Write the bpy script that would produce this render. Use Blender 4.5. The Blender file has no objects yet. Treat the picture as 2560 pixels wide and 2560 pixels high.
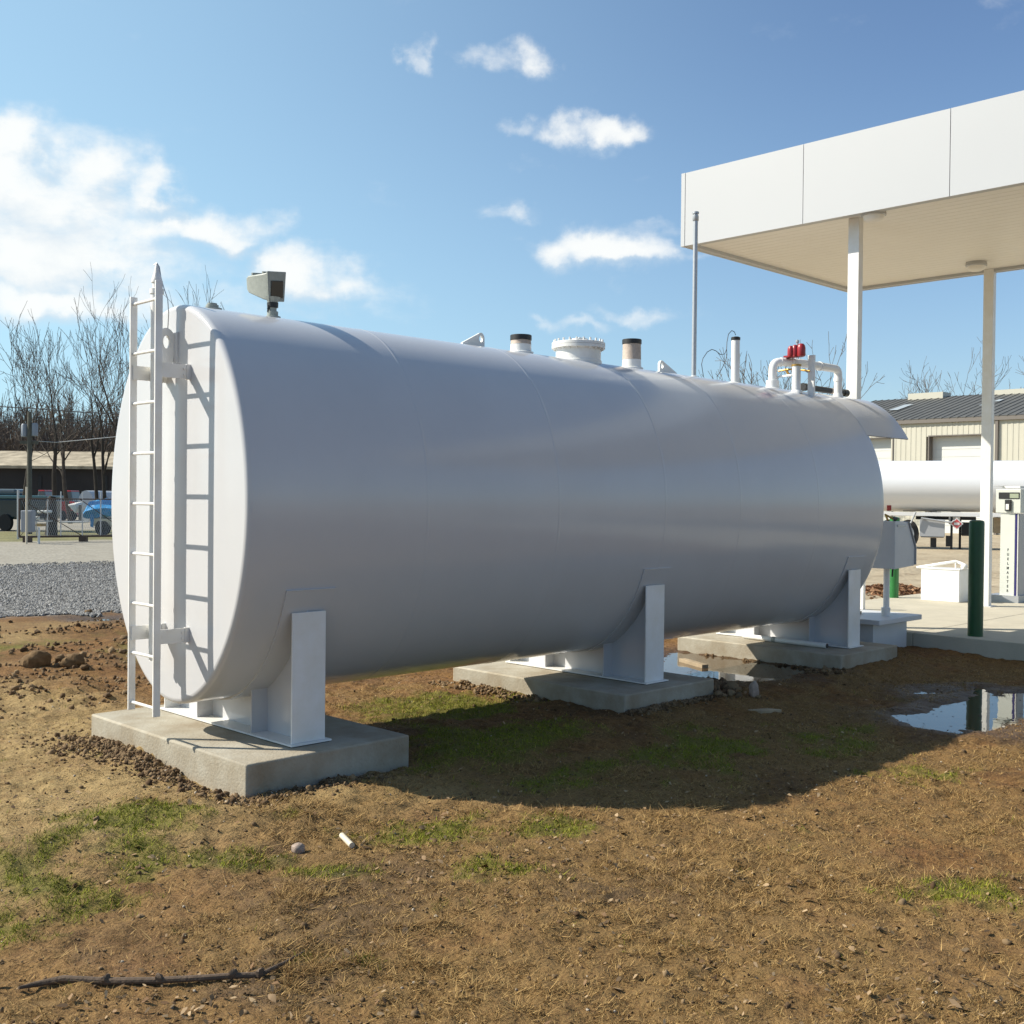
import bpy, math, random
import numpy as np
from mathutils import Vector, Matrix
random.seed(7); RNG = np.random.default_rng(11)
SC = bpy.context.scene
COL = SC.collection

# ------------------------------------------------------------------ camera, light, sky, exposure
CP = np.array([-3.34707, -6.31025, 1.60191])
FW = np.array([0.70512, 0.70898, -0.01234]); RT = np.array([0.70908, -0.70505, 0.01003]); UP = np.array([0.00159, 0.01582, 0.99987])
FP = 2792.5                      # focal length in photo pixels (2560 wide)
cam = bpy.data.objects.new("camera", bpy.data.cameras.new("camera")); COL.objects.link(cam)
m = Matrix(((RT[0], UP[0], -FW[0], CP[0]), (RT[1], UP[1], -FW[1], CP[1]), (RT[2], UP[2], -FW[2], CP[2]), (0, 0, 0, 1)))
cam.matrix_world = m
cam.data.sensor_width = 36; cam.data.lens = 36 * FP / 2560; cam.data.clip_start = 0.05; cam.data.clip_end = 6000
SC.camera = cam

SUN = Vector((-1, 1.14, 1.22)).normalized()
sl = bpy.data.lights.new("sun", 'SUN'); sl.energy = 5.0; sl.angle = math.radians(0.53); sl.color = (1, .935, .82)
so = bpy.data.objects.new("sun", sl); COL.objects.link(so); so.location = (-20, 23, 30)
so.rotation_euler = SUN.to_track_quat('Z', 'Y').to_euler()

def ray(u, v):
    d = FW * FP + RT * (u - 1280) - UP * (v - 1280)
    return d / np.linalg.norm(d)
def at(u, v, dep):               # the point seen at photo pixel (u, v), dep metres ahead
    return CP + (FW * FP + RT * (u - 1280) - UP * (v - 1280)) / FP * dep
def on(u, v, ax, val):           # the point seen at (u, v) on the plane axis = val
    d = ray(u, v); return CP + d * (val - CP[ax]) / d[ax]

world = bpy.data.worlds.new("World"); SC.world = world; world.use_nodes = True
SKY_STRENGTH = 0.098
def build_sky():
    nt = world.node_tree; N = nt.nodes; L = nt.links; N.clear()
    out = N.new('ShaderNodeOutputWorld')
    def nd(t, **k):
        n = N.new(t)
        for a, b in k.items(): setattr(n, a, b)
        return n
    def math_(op, a, b=None, c=None, clamp=False):
        n = nd('ShaderNodeMath', operation=op, use_clamp=clamp)
        for i, x in enumerate((a, b, c)):
            if x is None: continue
            if isinstance(x, (int, float)): n.inputs[i].default_value = x
            else: L.new(x, n.inputs[i])
        return n.outputs[0]
    sky = nd('ShaderNodeTexSky', sky_type='NISHITA', sun_disc=False, sun_elevation=math.asin(SUN.z),
             sun_rotation=math.atan2(SUN.x, SUN.y), altitude=0, air_density=1.0, dust_density=.6, ozone_density=4.5)
    geo = nd('ShaderNodeTexCoord'); sep = nd('ShaderNodeSeparateXYZ'); L.new(geo.outputs['Generated'], sep.inputs[0])
    x, y, z = sep.outputs
    az = math_('ARCTAN2', y, x); el = math_('ARCSINE', z)
    cmb = nd('ShaderNodeCombineXYZ'); L.new(az, cmb.inputs[0]); L.new(el, cmb.inputs[1])
    AE = cmb.outputs[0]
    wn = nd('ShaderNodeTexNoise'); wn.inputs['Scale'].default_value = 17; wn.inputs['Detail'].default_value = 6; wn.inputs['Roughness'].default_value = .55; L.new(AE, wn.inputs['Vector'])
    w1 = nd('ShaderNodeVectorMath', operation='SUBTRACT'); L.new(wn.outputs['Color'], w1.inputs[0]); w1.inputs[1].default_value = (.5, .5, .5)
    w2 = nd('ShaderNodeVectorMath', operation='MULTIPLY'); L.new(w1.outputs[0], w2.inputs[0]); w2.inputs[1].default_value = (.11, .06, 0)
    w3 = nd('ShaderNodeVectorMath', operation='ADD'); L.new(AE, w3.inputs[0]); L.new(w2.outputs[0], w3.inputs[1]); AEW = w3.outputs[0]
    def noise(scale, det, rough, stretch=1.7, dist=0.0, off=0.0):
        mp = nd('ShaderNodeMapping'); mp.inputs['Scale'].default_value = (1, stretch, 1); mp.inputs['Location'].default_value = (off, off, 0)
        L.new(AE, mp.inputs[0])
        n = nd('ShaderNodeTexNoise'); n.inputs['Scale'].default_value = scale; n.inputs['Detail'].default_value = det
        n.inputs['Roughness'].default_value = rough; n.inputs['Distortion'].default_value = dist
        L.new(mp.outputs[0], n.inputs['Vector']); return n.outputs['Fac']
    clouds = [(70, 380, 220, 100, .9), (80, 470, 260, 70, .95), (120, 560, 260, 44, .85), (330, 490, 150, 36, .6), (430, 570, 150, 36, .55), (620, 560, 150, 46, .6), (350, 600, 300, 30, .5), (25, 270, 75, 62, 1), (10, 350, 130, 75, 1), (150, 330, 95, 75, 1), (60, 400, 160, 60, 1), (275, 350, 62, 58, .95), (300, 400, 60, 30, .5), (60, 440, 150, 50, .95),
              (240, 440, 160, 30, .85), (400, 432, 135, 40, 1), (460, 440, 75, 30, .9), (60, 500, 160, 38, .85), (190, 492, 100, 26, .85), (60, 548, 150, 34, .85), (210, 540, 110, 26, .7),
              (560, 520, 105, 55, .95), (640, 550, 80, 36, .85), (500, 500, 55, 30, .5), (620, 590, 170, 22, .55), (370, 545, 45, 24, .5), (730, 585, 40, 14, .45),
              (815, 108, 32, 26, .7), (930, 118, 62, 24, .62), (1010, 122, 55, 32, .85), (995, 245, 52, 20, .62), (1080, 250, 60, 26, .8), (1160, 252, 62, 28, .9), (1195, 255, 30, 20, .7),
              (985, 393, 48, 26, .68), (1060, 475, 62, 34, .8), (1140, 468, 120, 36, 1), (1215, 470, 80, 30, .8), (1190, 355, 50, 20, .42), (1230, 420, 95, 18, .58), (1320, 488, 55, 16, .5),
              (1155, 530, 36, 16, .5), (1205, 582, 100, 20, .66), (1110, 612, 90, 14, .6), (1020, 610, 50, 12, .5), (940, 395, 60, 16, .45), (1270, 425, 60, 14, .5), (1000, 300, 40, 16, .4), (1905, 12, 60, 50, .45), (1040, 395, 60, 20, .4)]
    F = 2107.0; acc = None
    def field(AE_, dv=0):
        acc = None
        for (u, v, ru, rv, w) in clouds:
            d = ray(u * 2560 / 1932, (v + dv) * 2560 / 1932); ca = math.atan2(d[1], d[0]); ce = math.asin(d[2])
            s = nd('ShaderNodeVectorMath', operation='SUBTRACT'); L.new(AE_, s.inputs[0]); s.inputs[1].default_value = (ca, ce, 0)
            mu = nd('ShaderNodeVectorMath', operation='MULTIPLY'); L.new(s.outputs[0], mu.inputs[0]); mu.inputs[1].default_value = (F / ru * .86, F / rv * .86, 0)
            ln = nd('ShaderNodeVectorMath', operation='DOT_PRODUCT'); L.new(mu.outputs[0], ln.inputs[0]); L.new(mu.outputs[0], ln.inputs[1])
            e = math_('EXPONENT', math_('MULTIPLY', ln.outputs['Value'], -.9)); e = math_('MULTIPLY', e, w)
            acc = e if acc is None else math_('SMOOTH_MAX', acc, e, .25)
        return acc
    f = field(AEW)
    up_ = nd('ShaderNodeVectorMath', operation='ADD'); L.new(AEW, up_.inputs[0]); up_.inputs[1].default_value = (.012, .017, 0)
    fa = field(up_.outputs[0])
    n1 = noise(13, 12, .60, 1.9, .25); n2 = noise(48, 8, .62, 1.5, .1, 3.1)
    t = math_('ADD', f, math_('MULTIPLY', math_('SUBTRACT', n1, .5), .95)); t = math_('ADD', t, math_('MULTIPLY', math_('SUBTRACT', n2, .5), .34))
    mr = nd('ShaderNodeMapRange', interpolation_type='SMOOTHSTEP'); L.new(t, mr.inputs[0])
    mr.inputs[1].default_value = .30; mr.inputs[2].default_value = .98
    cov = math_('MULTIPLY', mr.outputs[0], math_('MINIMUM', math_('MULTIPLY_ADD', f, .80, .30), .95))
    # pale vapour toward the sun's side and low down
    side = nd('ShaderNodeMapRange', interpolation_type='SMOOTHSTEP'); L.new(az, side.inputs[0]); side.inputs[1].default_value = .35; side.inputs[2].default_value = 1.45
    low = nd('ShaderNodeMapRange', interpolation_type='SMOOTHSTEP'); L.new(el, low.inputs[0]); low.inputs[1].default_value = .42; low.inputs[2].default_value = .0
    vap = math_('ADD', math_('MULTIPLY', side.outputs[0], .55), math_('MULTIPLY', low.outputs[0], .20))
    vap = math_('ADD', vap, math_('MULTIPLY', math_('MULTIPLY', side.outputs[0], low.outputs[0]), .12))
    # thin vapour low over the left horizon, then the clouds' own light and shade
    n3 = noise(9, 5, .6, 1.3, .5, 7.7)
    shade = nd('ShaderNodeMapRange', interpolation_type='SMOOTHSTEP'); L.new(math_('ADD', math_('MULTIPLY', math_('SUBTRACT', n3, .5), .5), math_('MULTIPLY', math_('SUBTRACT', math_('ADD', f, math_('MULTIPLY', n1, .5)), fa), 1.1)), shade.inputs[0])
    shade.inputs[1].default_value = -.02; shade.inputs[2].default_value = .34
    ccol = nd('ShaderNodeMix', data_type='RGBA'); L.new(shade.outputs[0], ccol.inputs[0])
    ccol.inputs[6].default_value = (.47, .54, .60, 1); ccol.inputs[7].default_value = (.68, .69, .68, 1)
    bgs = nd('ShaderNodeBackground'); L.new(sky.outputs[0], bgs.inputs[0]); bgs.inputs[1].default_value = SKY_STRENGTH
    bgc = nd('ShaderNodeBackground'); L.new(ccol.outputs[2], bgc.inputs[0]); bgc.inputs[1].default_value = 1.0
    bgv = nd('ShaderNodeBackground'); bgv.inputs[0].default_value = (.37, .59, .70, 1); bgv.inputs[1].default_value = 1
    mv = nd('ShaderNodeMixShader'); L.new(vap, mv.inputs[0]); L.new(bgs.outputs[0], mv.inputs[1]); L.new(bgv.outputs[0], mv.inputs[2])
    mx = nd('ShaderNodeMixShader'); L.new(cov, mx.inputs[0]); L.new(mv.outputs[0], mx.inputs[1]); L.new(bgc.outputs[0], mx.inputs[2])
    L.new(mx.outputs[0], out.inputs[0])
build_sky()
vs = SC.view_settings; vs.view_transform = 'Standard'; vs.look = 'None'; vs.exposure = 0.56; vs.gamma = 1; vs.use_curve_mapping = False
SC.cycles.max_bounces = 8

# ------------------------------------------------------------------ materials
def mat(name, col, rough=.6, metal=0, spec=.5, var=0, vscale=5, bump=0, bscale=40, coat=0, var_col=None, detail=4):
    M = bpy.data.materials.new(name); M.use_nodes = True; nt = M.node_tree; N = nt.nodes; L = nt.links
    b = N['Principled BSDF']; b.inputs['Base Color'].default_value = (*col, 1); b.inputs['Roughness'].default_value = rough
    b.inputs['Metallic'].default_value = metal; b.inputs['Specular IOR Level'].default_value = spec; b.inputs['Coat Weight'].default_value = coat
    tc = N.new('ShaderNodeTexCoord')
    if var:
        n = N.new('ShaderNodeTexNoise'); n.inputs['Scale'].default_value = vscale; n.inputs['Detail'].default_value = detail; n.inputs['Roughness'].default_value = .65
        L.new(tc.outputs['Object'], n.inputs['Vector'])
        r = N.new('ShaderNodeMapRange'); r.inputs[1].default_value = .3; r.inputs[2].default_value = .7; L.new(n.outputs['Fac'], r.inputs[0])
        mx = N.new('ShaderNodeMix'); mx.data_type = 'RGBA'; L.new(r.outputs[0], mx.inputs[0])
        c2 = var_col or tuple(max(0, c * (1 - var)) for c in col)
        mx.inputs[6].default_value = (*c2, 1); mx.inputs[7].default_value = (*col, 1); L.new(mx.outputs[2], b.inputs['Base Color'])
    if bump:
        n = N.new('ShaderNodeTexNoise'); n.inputs['Scale'].default_value = bscale; n.inputs['Detail'].default_value = 4
        L.new(tc.outputs['Object'], n.inputs['Vector'])
        bp = N.new('ShaderNodeBump'); bp.inputs['Strength'].default_value = 1; bp.inputs['Distance'].default_value = bump
        L.new(n.outputs['Fac'], bp.inputs['Height']); L.new(bp.outputs[0], b.inputs['Normal'])
    return M
M = {}
M['tank'] = mat('tank_white_paint', (.57, .57, .575), .17, spec=.5, var=.06, vscale=1.3, bump=.0007, bscale=1.6, detail=6)
M['white'] = mat('white_paint', (.80, .80, .79), .36, var=.1, vscale=5, var_col=(.71, .69, .63), detail=8, bump=.0006, bscale=14)
M['canopy'] = mat('canopy_panel_white', (.49, .50, .505), .42, var=.015, vscale=1)
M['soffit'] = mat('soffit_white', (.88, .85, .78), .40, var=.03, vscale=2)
M['concrete'] = mat('new_concrete', (.42, .39, .315), .85, spec=.25, var=.3, var_col=(.27, .22, .15), vscale=3.2, bump=.004, bscale=60, detail=9)
M['pad'] = mat('concrete_pad', (.50, .455, .355), .85, spec=.25, var=.16, vscale=3, bump=.003, bscale=50, detail=9)
M['galv'] = mat('galvanised_steel', (.48, .49, .50), .42, metal=.6, var=.15, vscale=30)
M['black'] = mat('black_rubber', (.018, .018, .018), .5, var=.2, vscale=60)
M['cast'] = mat('grey_green_cast_metal', (.33, .35, .31), .5, var=.2, vscale=40)
M['glass_dark'] = mat('dark_lamp_glass', (.02, .022, .024), .08)
M['rusty'] = mat('primer_beige_pipe', (.52, .42, .34), .6, var=.3, vscale=40)
M['red'] = mat('red_valve_paint', (.34, .022, .028), .35, var=.2, vscale=50)
M['brass'] = mat('brass_fitting', (.50, .29, .06), .4, metal=.6, var=.3, vscale=60)
M['green'] = mat('green_bollard_paint', (.010, .075, .022), .4, var=.25, vscale=12)
M['ltgreen'] = mat('bright_green_paint', (.02, .17, .035), .45, var=.2, vscale=10)
M['grey'] = mat('grey_enamel', (.40, .41, .42), .4, var=.06, vscale=8)
M['cab'] = mat('cabinet_white_enamel', (.60, .61, .62), .4, var=.05, vscale=6)
M['dispenser'] = mat('dispenser_enamel', (.60, .62, .56), .4, var=.04, vscale=8)
M['screen'] = mat('display_window', (.32, .36, .26), .2)
M['blue'] = mat('dark_blue_trim', (.03, .025, .14), .35)
M['bark'] = mat('bark', (.075, .062, .05), .9, spec=.1, var=.4, vscale=3)
M['twig'] = mat('twig_bark', (.15, .125, .10), .9, spec=.1, var=.3, vscale=2)
M['farwood'] = mat('far_brush', (.20, .165, .135), 1, spec=.05, var=.4, vscale=1)
M['cream'] = mat('cream_siding', (.54, .515, .42), .55, var=.05, vscale=1)
M['door'] = mat('roll_door_white', (.66, .66, .62), .5, var=.04, vscale=1)
M['roofgrey'] = mat('grey_roof_metal', (.12, .117, .102), .55, var=.3, vscale=1.2)
M['skylight'] = mat('skylight_panel', (.42, .45, .44), .3)
M['trimgrey'] = mat('grey_brown_trim', (.16, .14, .12), .6)
M['trailer'] = mat('trailer_gloss_white', (.82, .82, .81), .22, var=.02, vscale=1, coat=.3)
M['tire'] = mat('tyre_rubber', (.02, .02, .02), .8)
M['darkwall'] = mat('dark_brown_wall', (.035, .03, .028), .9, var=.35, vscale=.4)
M['tanroof'] = mat('weathered_tan_roof', (.52, .44, .31), .8, var=.7, var_col=(.15, .12, .075), vscale=.9, detail=12)
M['teal'] = mat('dark_teal_vehicle_paint', (.012, .035, .045), .25, var=.2, vscale=1, coat=.5)
M['teallit'] = mat('teal_painted_highlight', (.06, .14, .16), .25, coat=.5)  # lighter copy of the truck teal: lit top edge painted as colour
M['tarp'] = mat('blue_tarp', (.02, .28, .62), .35, var=.45, vscale=2.5, bump=.05, bscale=3)
M['hull'] = mat('white_boat_hull', (.72, .70, .64), .35, var=.1, vscale=2)
M['silver'] = mat('silver_cover', (.50, .52, .56), .35, var=.2, vscale=1)
M['redcar'] = mat('red_car_paint', (.42, .015, .02), .3, coat=.5)
M['tail'] = mat('pale_car_glass', (.10, .12, .13), .1)
M['wood'] = mat('weathered_wood', (.42, .32, .20), .8, var=.4, vscale=8)
M['stick'] = mat('dead_branch_bark', (.125, .085, .055), .9, var=.4, vscale=20, bump=.004, bscale=60)
M['stone'] = mat('pale_stone', (.42, .32, .25), .85, var=.4, vscale=25, bump=.004, bscale=60)
M['pvc'] = mat('cream_pipe_scrap', (.62, .55, .42), .5, var=.1, vscale=30)
M['clod'] = mat('dirt_clod', (.20, .13, .068), .95, spec=.1, var=.55, vscale=14, bump=.008, bscale=40)
M['poleg'] = mat('pole_wood', (.12, .115, .09), .9, var=.3, vscale=4)
M['meter'] = mat('meter_box_grey', (.26, .28, .31), .5)
M['wire'] = mat('wire_dark', (.03, .03, .035), .6)
M['brownfr'] = mat('rusty_gate_steel', (.075, .05, .035), .7)
M['placard'] = mat('placard_red', (.55, .09, .09), .5)
M['amber'] = mat('red_lens', (.12, .01, .01), .25)

# ------------------------------------------------------------------ mesh builder
class MB:
    def __init__(s): s.v = []; s.f = []
    def add(s, vs, fs):
        o = len(s.v); s.v += [tuple(map(float, p)) for p in vs]; s.f += [tuple(i + o for i in f) for f in fs]; return s
    def box(s, x0, x1, y0, y1, z0, z1):
        return s.add([(x0, y0, z0), (x1, y0, z0), (x1, y1, z0), (x0, y1, z0), (x0, y0, z1), (x1, y0, z1), (x1, y1, z1), (x0, y1, z1)],
                     [(0, 3, 2, 1), (4, 5, 6, 7), (0, 1, 5, 4), (1, 2, 6, 5), (2, 3, 7, 6), (3, 0, 4, 7)])
    def obox(s, c, ex, ey, ez):          # box centred at c with half-axis vectors
        c, ex, ey, ez = map(np.array, (c, ex, ey, ez)); P = []
        for k in (-1, 1):
            for (a, b) in ((-1, -1), (1, -1), (1, 1), (-1, 1)): P.append(c + a * ex + b * ey + k * ez)
        return s.add(P, [(0, 3, 2, 1), (4, 5, 6, 7), (0, 1, 5, 4), (1, 2, 6, 5), (2, 3, 7, 6), (3, 0, 4, 7)])
    def tube(s, pts, rad, n=12, cap=True):
        pts = [np.array(p, float) for p in pts]
        if not hasattr(rad, '__len__'): rad = [rad] * len(pts)
        rings = []; prev = None
        for i, p in enumerate(pts):
            d = pts[min(i + 1, len(pts) - 1)] - pts[max(i - 1, 0)]; d = d / (np.linalg.norm(d) + 1e-12)
            if prev is None:
                a = np.array([0, 0, 1.]) if abs(d[2]) < .9 else np.array([1., 0, 0]); a = np.cross(d, a)
            else: a = prev - d * (prev @ d)
            a /= np.linalg.norm(a); prev = a; b = np.cross(d, a)
            rings.append([p + rad[i] * (math.cos(2 * math.pi * k / n) * a + math.sin(2 * math.pi * k / n) * b) for k in range(n)])
        vs = [q for r in rings for q in r]; fs = []
        for i in range(len(pts) - 1):
            for k in range(n):
                k2 = (k + 1) % n; fs.append((i * n + k, i * n + k2, (i + 1) * n + k2, (i + 1) * n + k))
        if cap: fs.append(tuple(range(n - 1, -1, -1))); fs.append(tuple((len(pts) - 1) * n + k for k in range(n)))
        return s.add(vs, fs)
    def lathe(s, prof, c, n=32):         # prof: (r, z) up the vertical axis through c
        vs = []; fs = []
        for (r, z) in prof:
            for k in range(n): vs.append((c[0] + r * math.cos(2 * math.pi * k / n), c[1] + r * math.sin(2 * math.pi * k / n), c[2] + z))
        for i in range(len(prof) - 1):
            for k in range(n):
                k2 = (k + 1) % n; fs.append((i * n + k, i * n + k2, (i + 1) * n + k2, (i + 1) * n + k))
        fs.append(tuple(range(n - 1, -1, -1))); fs.append(tuple((len(prof) - 1) * n + k for k in range(n)))
        return s.add(vs, fs)
    def prism(s, poly, ax, a0, a1):      # polygon in the two other axes, extruded along ax
        n = len(poly); vs = []
        for a in (a0, a1):
            for (p, q) in poly: vs.append({0: (a, p, q), 1: (p, a, q), 2: (p, q, a)}[ax])
        fs = [tuple(range(n)), tuple(range(2 * n - 1, n - 1, -1))] + [(i, (i + 1) % n + 0, (i + 1) % n + n, i + n) for i in range(n)]
        return s.add(vs, fs)
    def plate_hole(s, outer, inner, ax, a0, a1):   # outer / inner loops of equal length
        n = len(outer); vs = []
        for a in (a0, a1):
            for loop in (outer, inner):
                for (p, q) in loop: vs.append({0: (a, p, q), 1: (p, a, q), 2: (p, q, a)}[ax])
        fs = []
        for i in range(n):
            j = (i + 1) % n
            fs += [(i, j, n + j, n + i), (2 * n + i, 3 * n + i, 3 * n + j, 2 * n + j), (i, 2 * n + i, 2 * n + j, j), (n + i, n + j, 3 * n + j, 3 * n + i)]
        return s.add(vs, fs)
    def ball(s, c, r, seg=10, rings=7, noise=0):
        vs = []; fs = []
        r = (r, r, r) if not hasattr(r, '__len__') else r
        ph = [random.uniform(0, 6.28) for _ in range(6)]
        for i in range(rings + 1):
            t = math.pi * i / rings
            for k in range(seg):
                a = 2 * math.pi * k / seg; d = (math.sin(t) * math.cos(a), math.sin(t) * math.sin(a), math.cos(t))
                w = 1 + noise * (math.sin(3 * d[0] + ph[0] + 2 * d[2]) + math.sin(5 * d[1] + ph[1]) * .7 + math.sin(7 * d[2] + 4 * d[0] + ph[2]) * .6 + math.sin(11 * d[0] - 9 * d[1] + ph[3]) * .4)
                vs.append((c[0] + r[0] * w * d[0], c[1] + r[1] * w * d[1], c[2] + r[2] * w * d[2]))
        for i in range(rings):
            for k in range(seg):
                k2 = (k + 1) % seg; fs.append((i * seg + k, (i + 1) * seg + k, (i + 1) * seg + k2, i * seg + k2))
        return s.add(vs, fs)
    def build(s, name, m, parent=None, smooth=35, bevel=0, off=None):
        o_ = np.array(parent['_off'] if (off is None and parent is not None and '_off' in parent.keys()) else (off if off is not None else (0, 0, 0)), float)
        me = bpy.data.meshes.new(name)
        V = np.array(s.v) - o_
        me.from_pydata(V.tolist(), [], s.f); me.update()
        import bmesh
        bm = bmesh.new(); bm.from_mesh(me); bmesh.ops.recalc_face_normals(bm, faces=bm.faces); bm.to_mesh(me); bm.free()
        if smooth:
            me.polygons.foreach_set('use_smooth', [True] * len(me.polygons)); me.set_sharp_from_angle(angle=math.radians(smooth))
        me.materials.append(m if not isinstance(m, str) else M[m])
        o = bpy.data.objects.new(name, me); COL.objects.link(o)
        if parent is not None:
            o.parent = parent; o['_off'] = tuple(o_)
        if bevel:
            b = o.modifiers.new('bevel', 'BEVEL'); b.width = bevel; b.segments = 2; b.limit_method = 'ANGLE'
        return o
def thing(name, loc, label, cat, group=None):
    o = bpy.data.objects.new(name, None); COL.objects.link(o); o.location = tuple(loc); o['_off'] = tuple(map(float, loc)); o.empty_display_size = .1
    o['label'] = label; o['category'] = cat
    if group: o['group'] = group
    return o
def tag(o, label, cat, group=None, kind=None):
    if kind: o['kind'] = kind
    if label: o['label'] = label; o['category'] = cat
    if group: o['group'] = group
    return o
def struct(o): o['kind'] = 'structure'; return o
def solo(mb, name, m, label, cat, group=None, bevel=0, smooth=35):   # a thing that is one mesh, origin at its base
    V = np.array(mb.v); c = (V.min(0) + V.max(0)) / 2; c[2] = V[:, 2].min()
    o = mb.build(name, m, None, smooth=smooth, bevel=bevel, off=c); o.location = tuple(c); return tag(o, label, cat, group)

# ------------------------------------------------------------------ ground
def vnoise(x, y, seed):
    xi = np.floor(x).astype(np.int64); yi = np.floor(y).astype(np.int64); fx = x - xi; fy = y - yi
    def h(a, b):
        n = (a * 374761393 + b * 668265263 + seed * 1442695041) & 0xffffffff
        n = ((n ^ (n >> 13)) * 1274126177) & 0xffffffff
        return ((n ^ (n >> 16)) & 0xffff) / 65535.0
    sx = fx * fx * (3 - 2 * fx); sy = fy * fy * (3 - 2 * fy)
    return (h(xi, yi) * (1 - sx) + h(xi + 1, yi) * sx) * (1 - sy) + (h(xi, yi + 1) * (1 - sx) + h(xi + 1, yi + 1) * sx) * sy
def fbm(x, y, seed, oct=4, g=.5):
    a = 1; t = 0; s = 0
    for i in range(oct): s = s + a * vnoise(x * 2 ** i + 17.3 * i, y * 2 ** i - 9.1 * i, seed + i); t += a; a *= g
    return s / t
def sstep(a, b, x): t = np.clip((x - a) / (b - a), 0, 1); return t * t * (3 - 2 * t)
def sdpoly(x, y, poly):
    d = np.full(x.shape, 1e9); ins = np.zeros(x.shape, bool); n = len(poly)
    for i in range(n):
        ax, ay = poly[i]; bx, by = poly[(i + 1) % n]; ex, ey = bx - ax, by - ay
        t = np.clip(((x - ax) * ex + (y - ay) * ey) / (ex * ex + ey * ey + 1e-12), 0, 1)
        d = np.minimum(d, np.hypot(x - ax - t * ex, y - ay - t * ey))
        c = ((ay > y) != (by > y)) & (x < (bx - ax) * (y - ay) / (by - ay + 1e-12) + ax); ins ^= c
    return np.where(ins, -d, d)
PUD = [(-.035, [(6.2, .95), (5.3, .35), (4.6, .15), (4.55, -.55), (5.1, -.55), (5.6, -.85), (6.35, -.7), (6.38, .1), (6.38, .9)]),
       (-.085, [(5.02, -2.22), (4.72, -2.46), (4.72, -2.83), (4.93, -2.84), (4.86, -3.02), (5.2, -2.98), (5.78, -3.0), (6.3, -3.1), (6.9, -2.9), (6.9, -2.5), (6.5, -2.38), (6.85, -2.12), (6.3, -2.2), (5.9, -2.28), (5.36, -2.3)]),
       (-.085, [(6.15, -1.82), (6.05, -1.95), (6.25, -1.95), (6.38, -1.84)]),
       (-.035, [(2.9, 7.95), (2.75, 7.75), (3.2, 7.3), (3.7, 7.1), (3.8, 7.35), (3.3, 7.8)])]
SLABX = [-.0698, 3.1823, 6.4348]; SLABW = 1.1565; SY = .971; ZS = .1277
def base_h(x, y):
    h = -.085 * sstep(-.95, -1.75, y) * sstep(9.5, 8, x)
    h = h + (fbm(x * 1.6, y * 1.6, 3, 3) - .5) * .035 * np.where(x < 8.3, 1, .3) * sstep(9.5, 8, y) * sstep(14, 11, x)
    near = sstep(13, 9, x) * sstep(6, 3.5, np.abs(y + 1.5))
    h = h + near * ((fbm(x * 9, y * 9, 31, 3) - .5) * .040 - np.abs(fbm(x * 4.5, y * 4.5, 88, 2) - .5) * .035 + (fbm(x * 26, y * 26, 57, 2) - .5) * .019)
    # churned soil round the first footing and left of it
    d1 = sdpoly(x, y, [(-.07, -SY), (1.09, -SY), (1.09, SY), (-.07, SY)])
    m = sstep(.30, .04, d1) * sstep(1.2, .6, x) * (0.35 + .65 * sstep(.9, .2, y))
    h = h + m * (.010 + .07 * fbm(x * 11, y * 11, 71, 3) * sstep(.3, .7, fbm(x * 4, y * 4, 5, 2)))
    h = h - .055 * sstep(.42, .02, d1) * sstep(.35, -.35, y) - .02 * sstep(.3, .02, d1)
    r = sstep(.35, .65, fbm(x * .9 + 3, y * 2.2, 15, 3)) * sstep(1.2, 2.5, y) * sstep(8.3, 6.8, y + .35 * x * 0)
    h = h + r * (fbm(x * 5, y * 9, 91, 3)) * .09
    return h
def height(x, y):
    h = base_h(x, y)
    for k, (lv, poly) in enumerate(PUD):
        s = sdpoly(x, y, poly) + (fbm(x * 7, y * 7, 200 + k, 4) - .5) * .26
        t = lv + np.clip(s * .16, -.02, .03)
        w = sstep(.45, .08, s)
        h = h * (1 - w) + t * w
    return h
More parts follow.
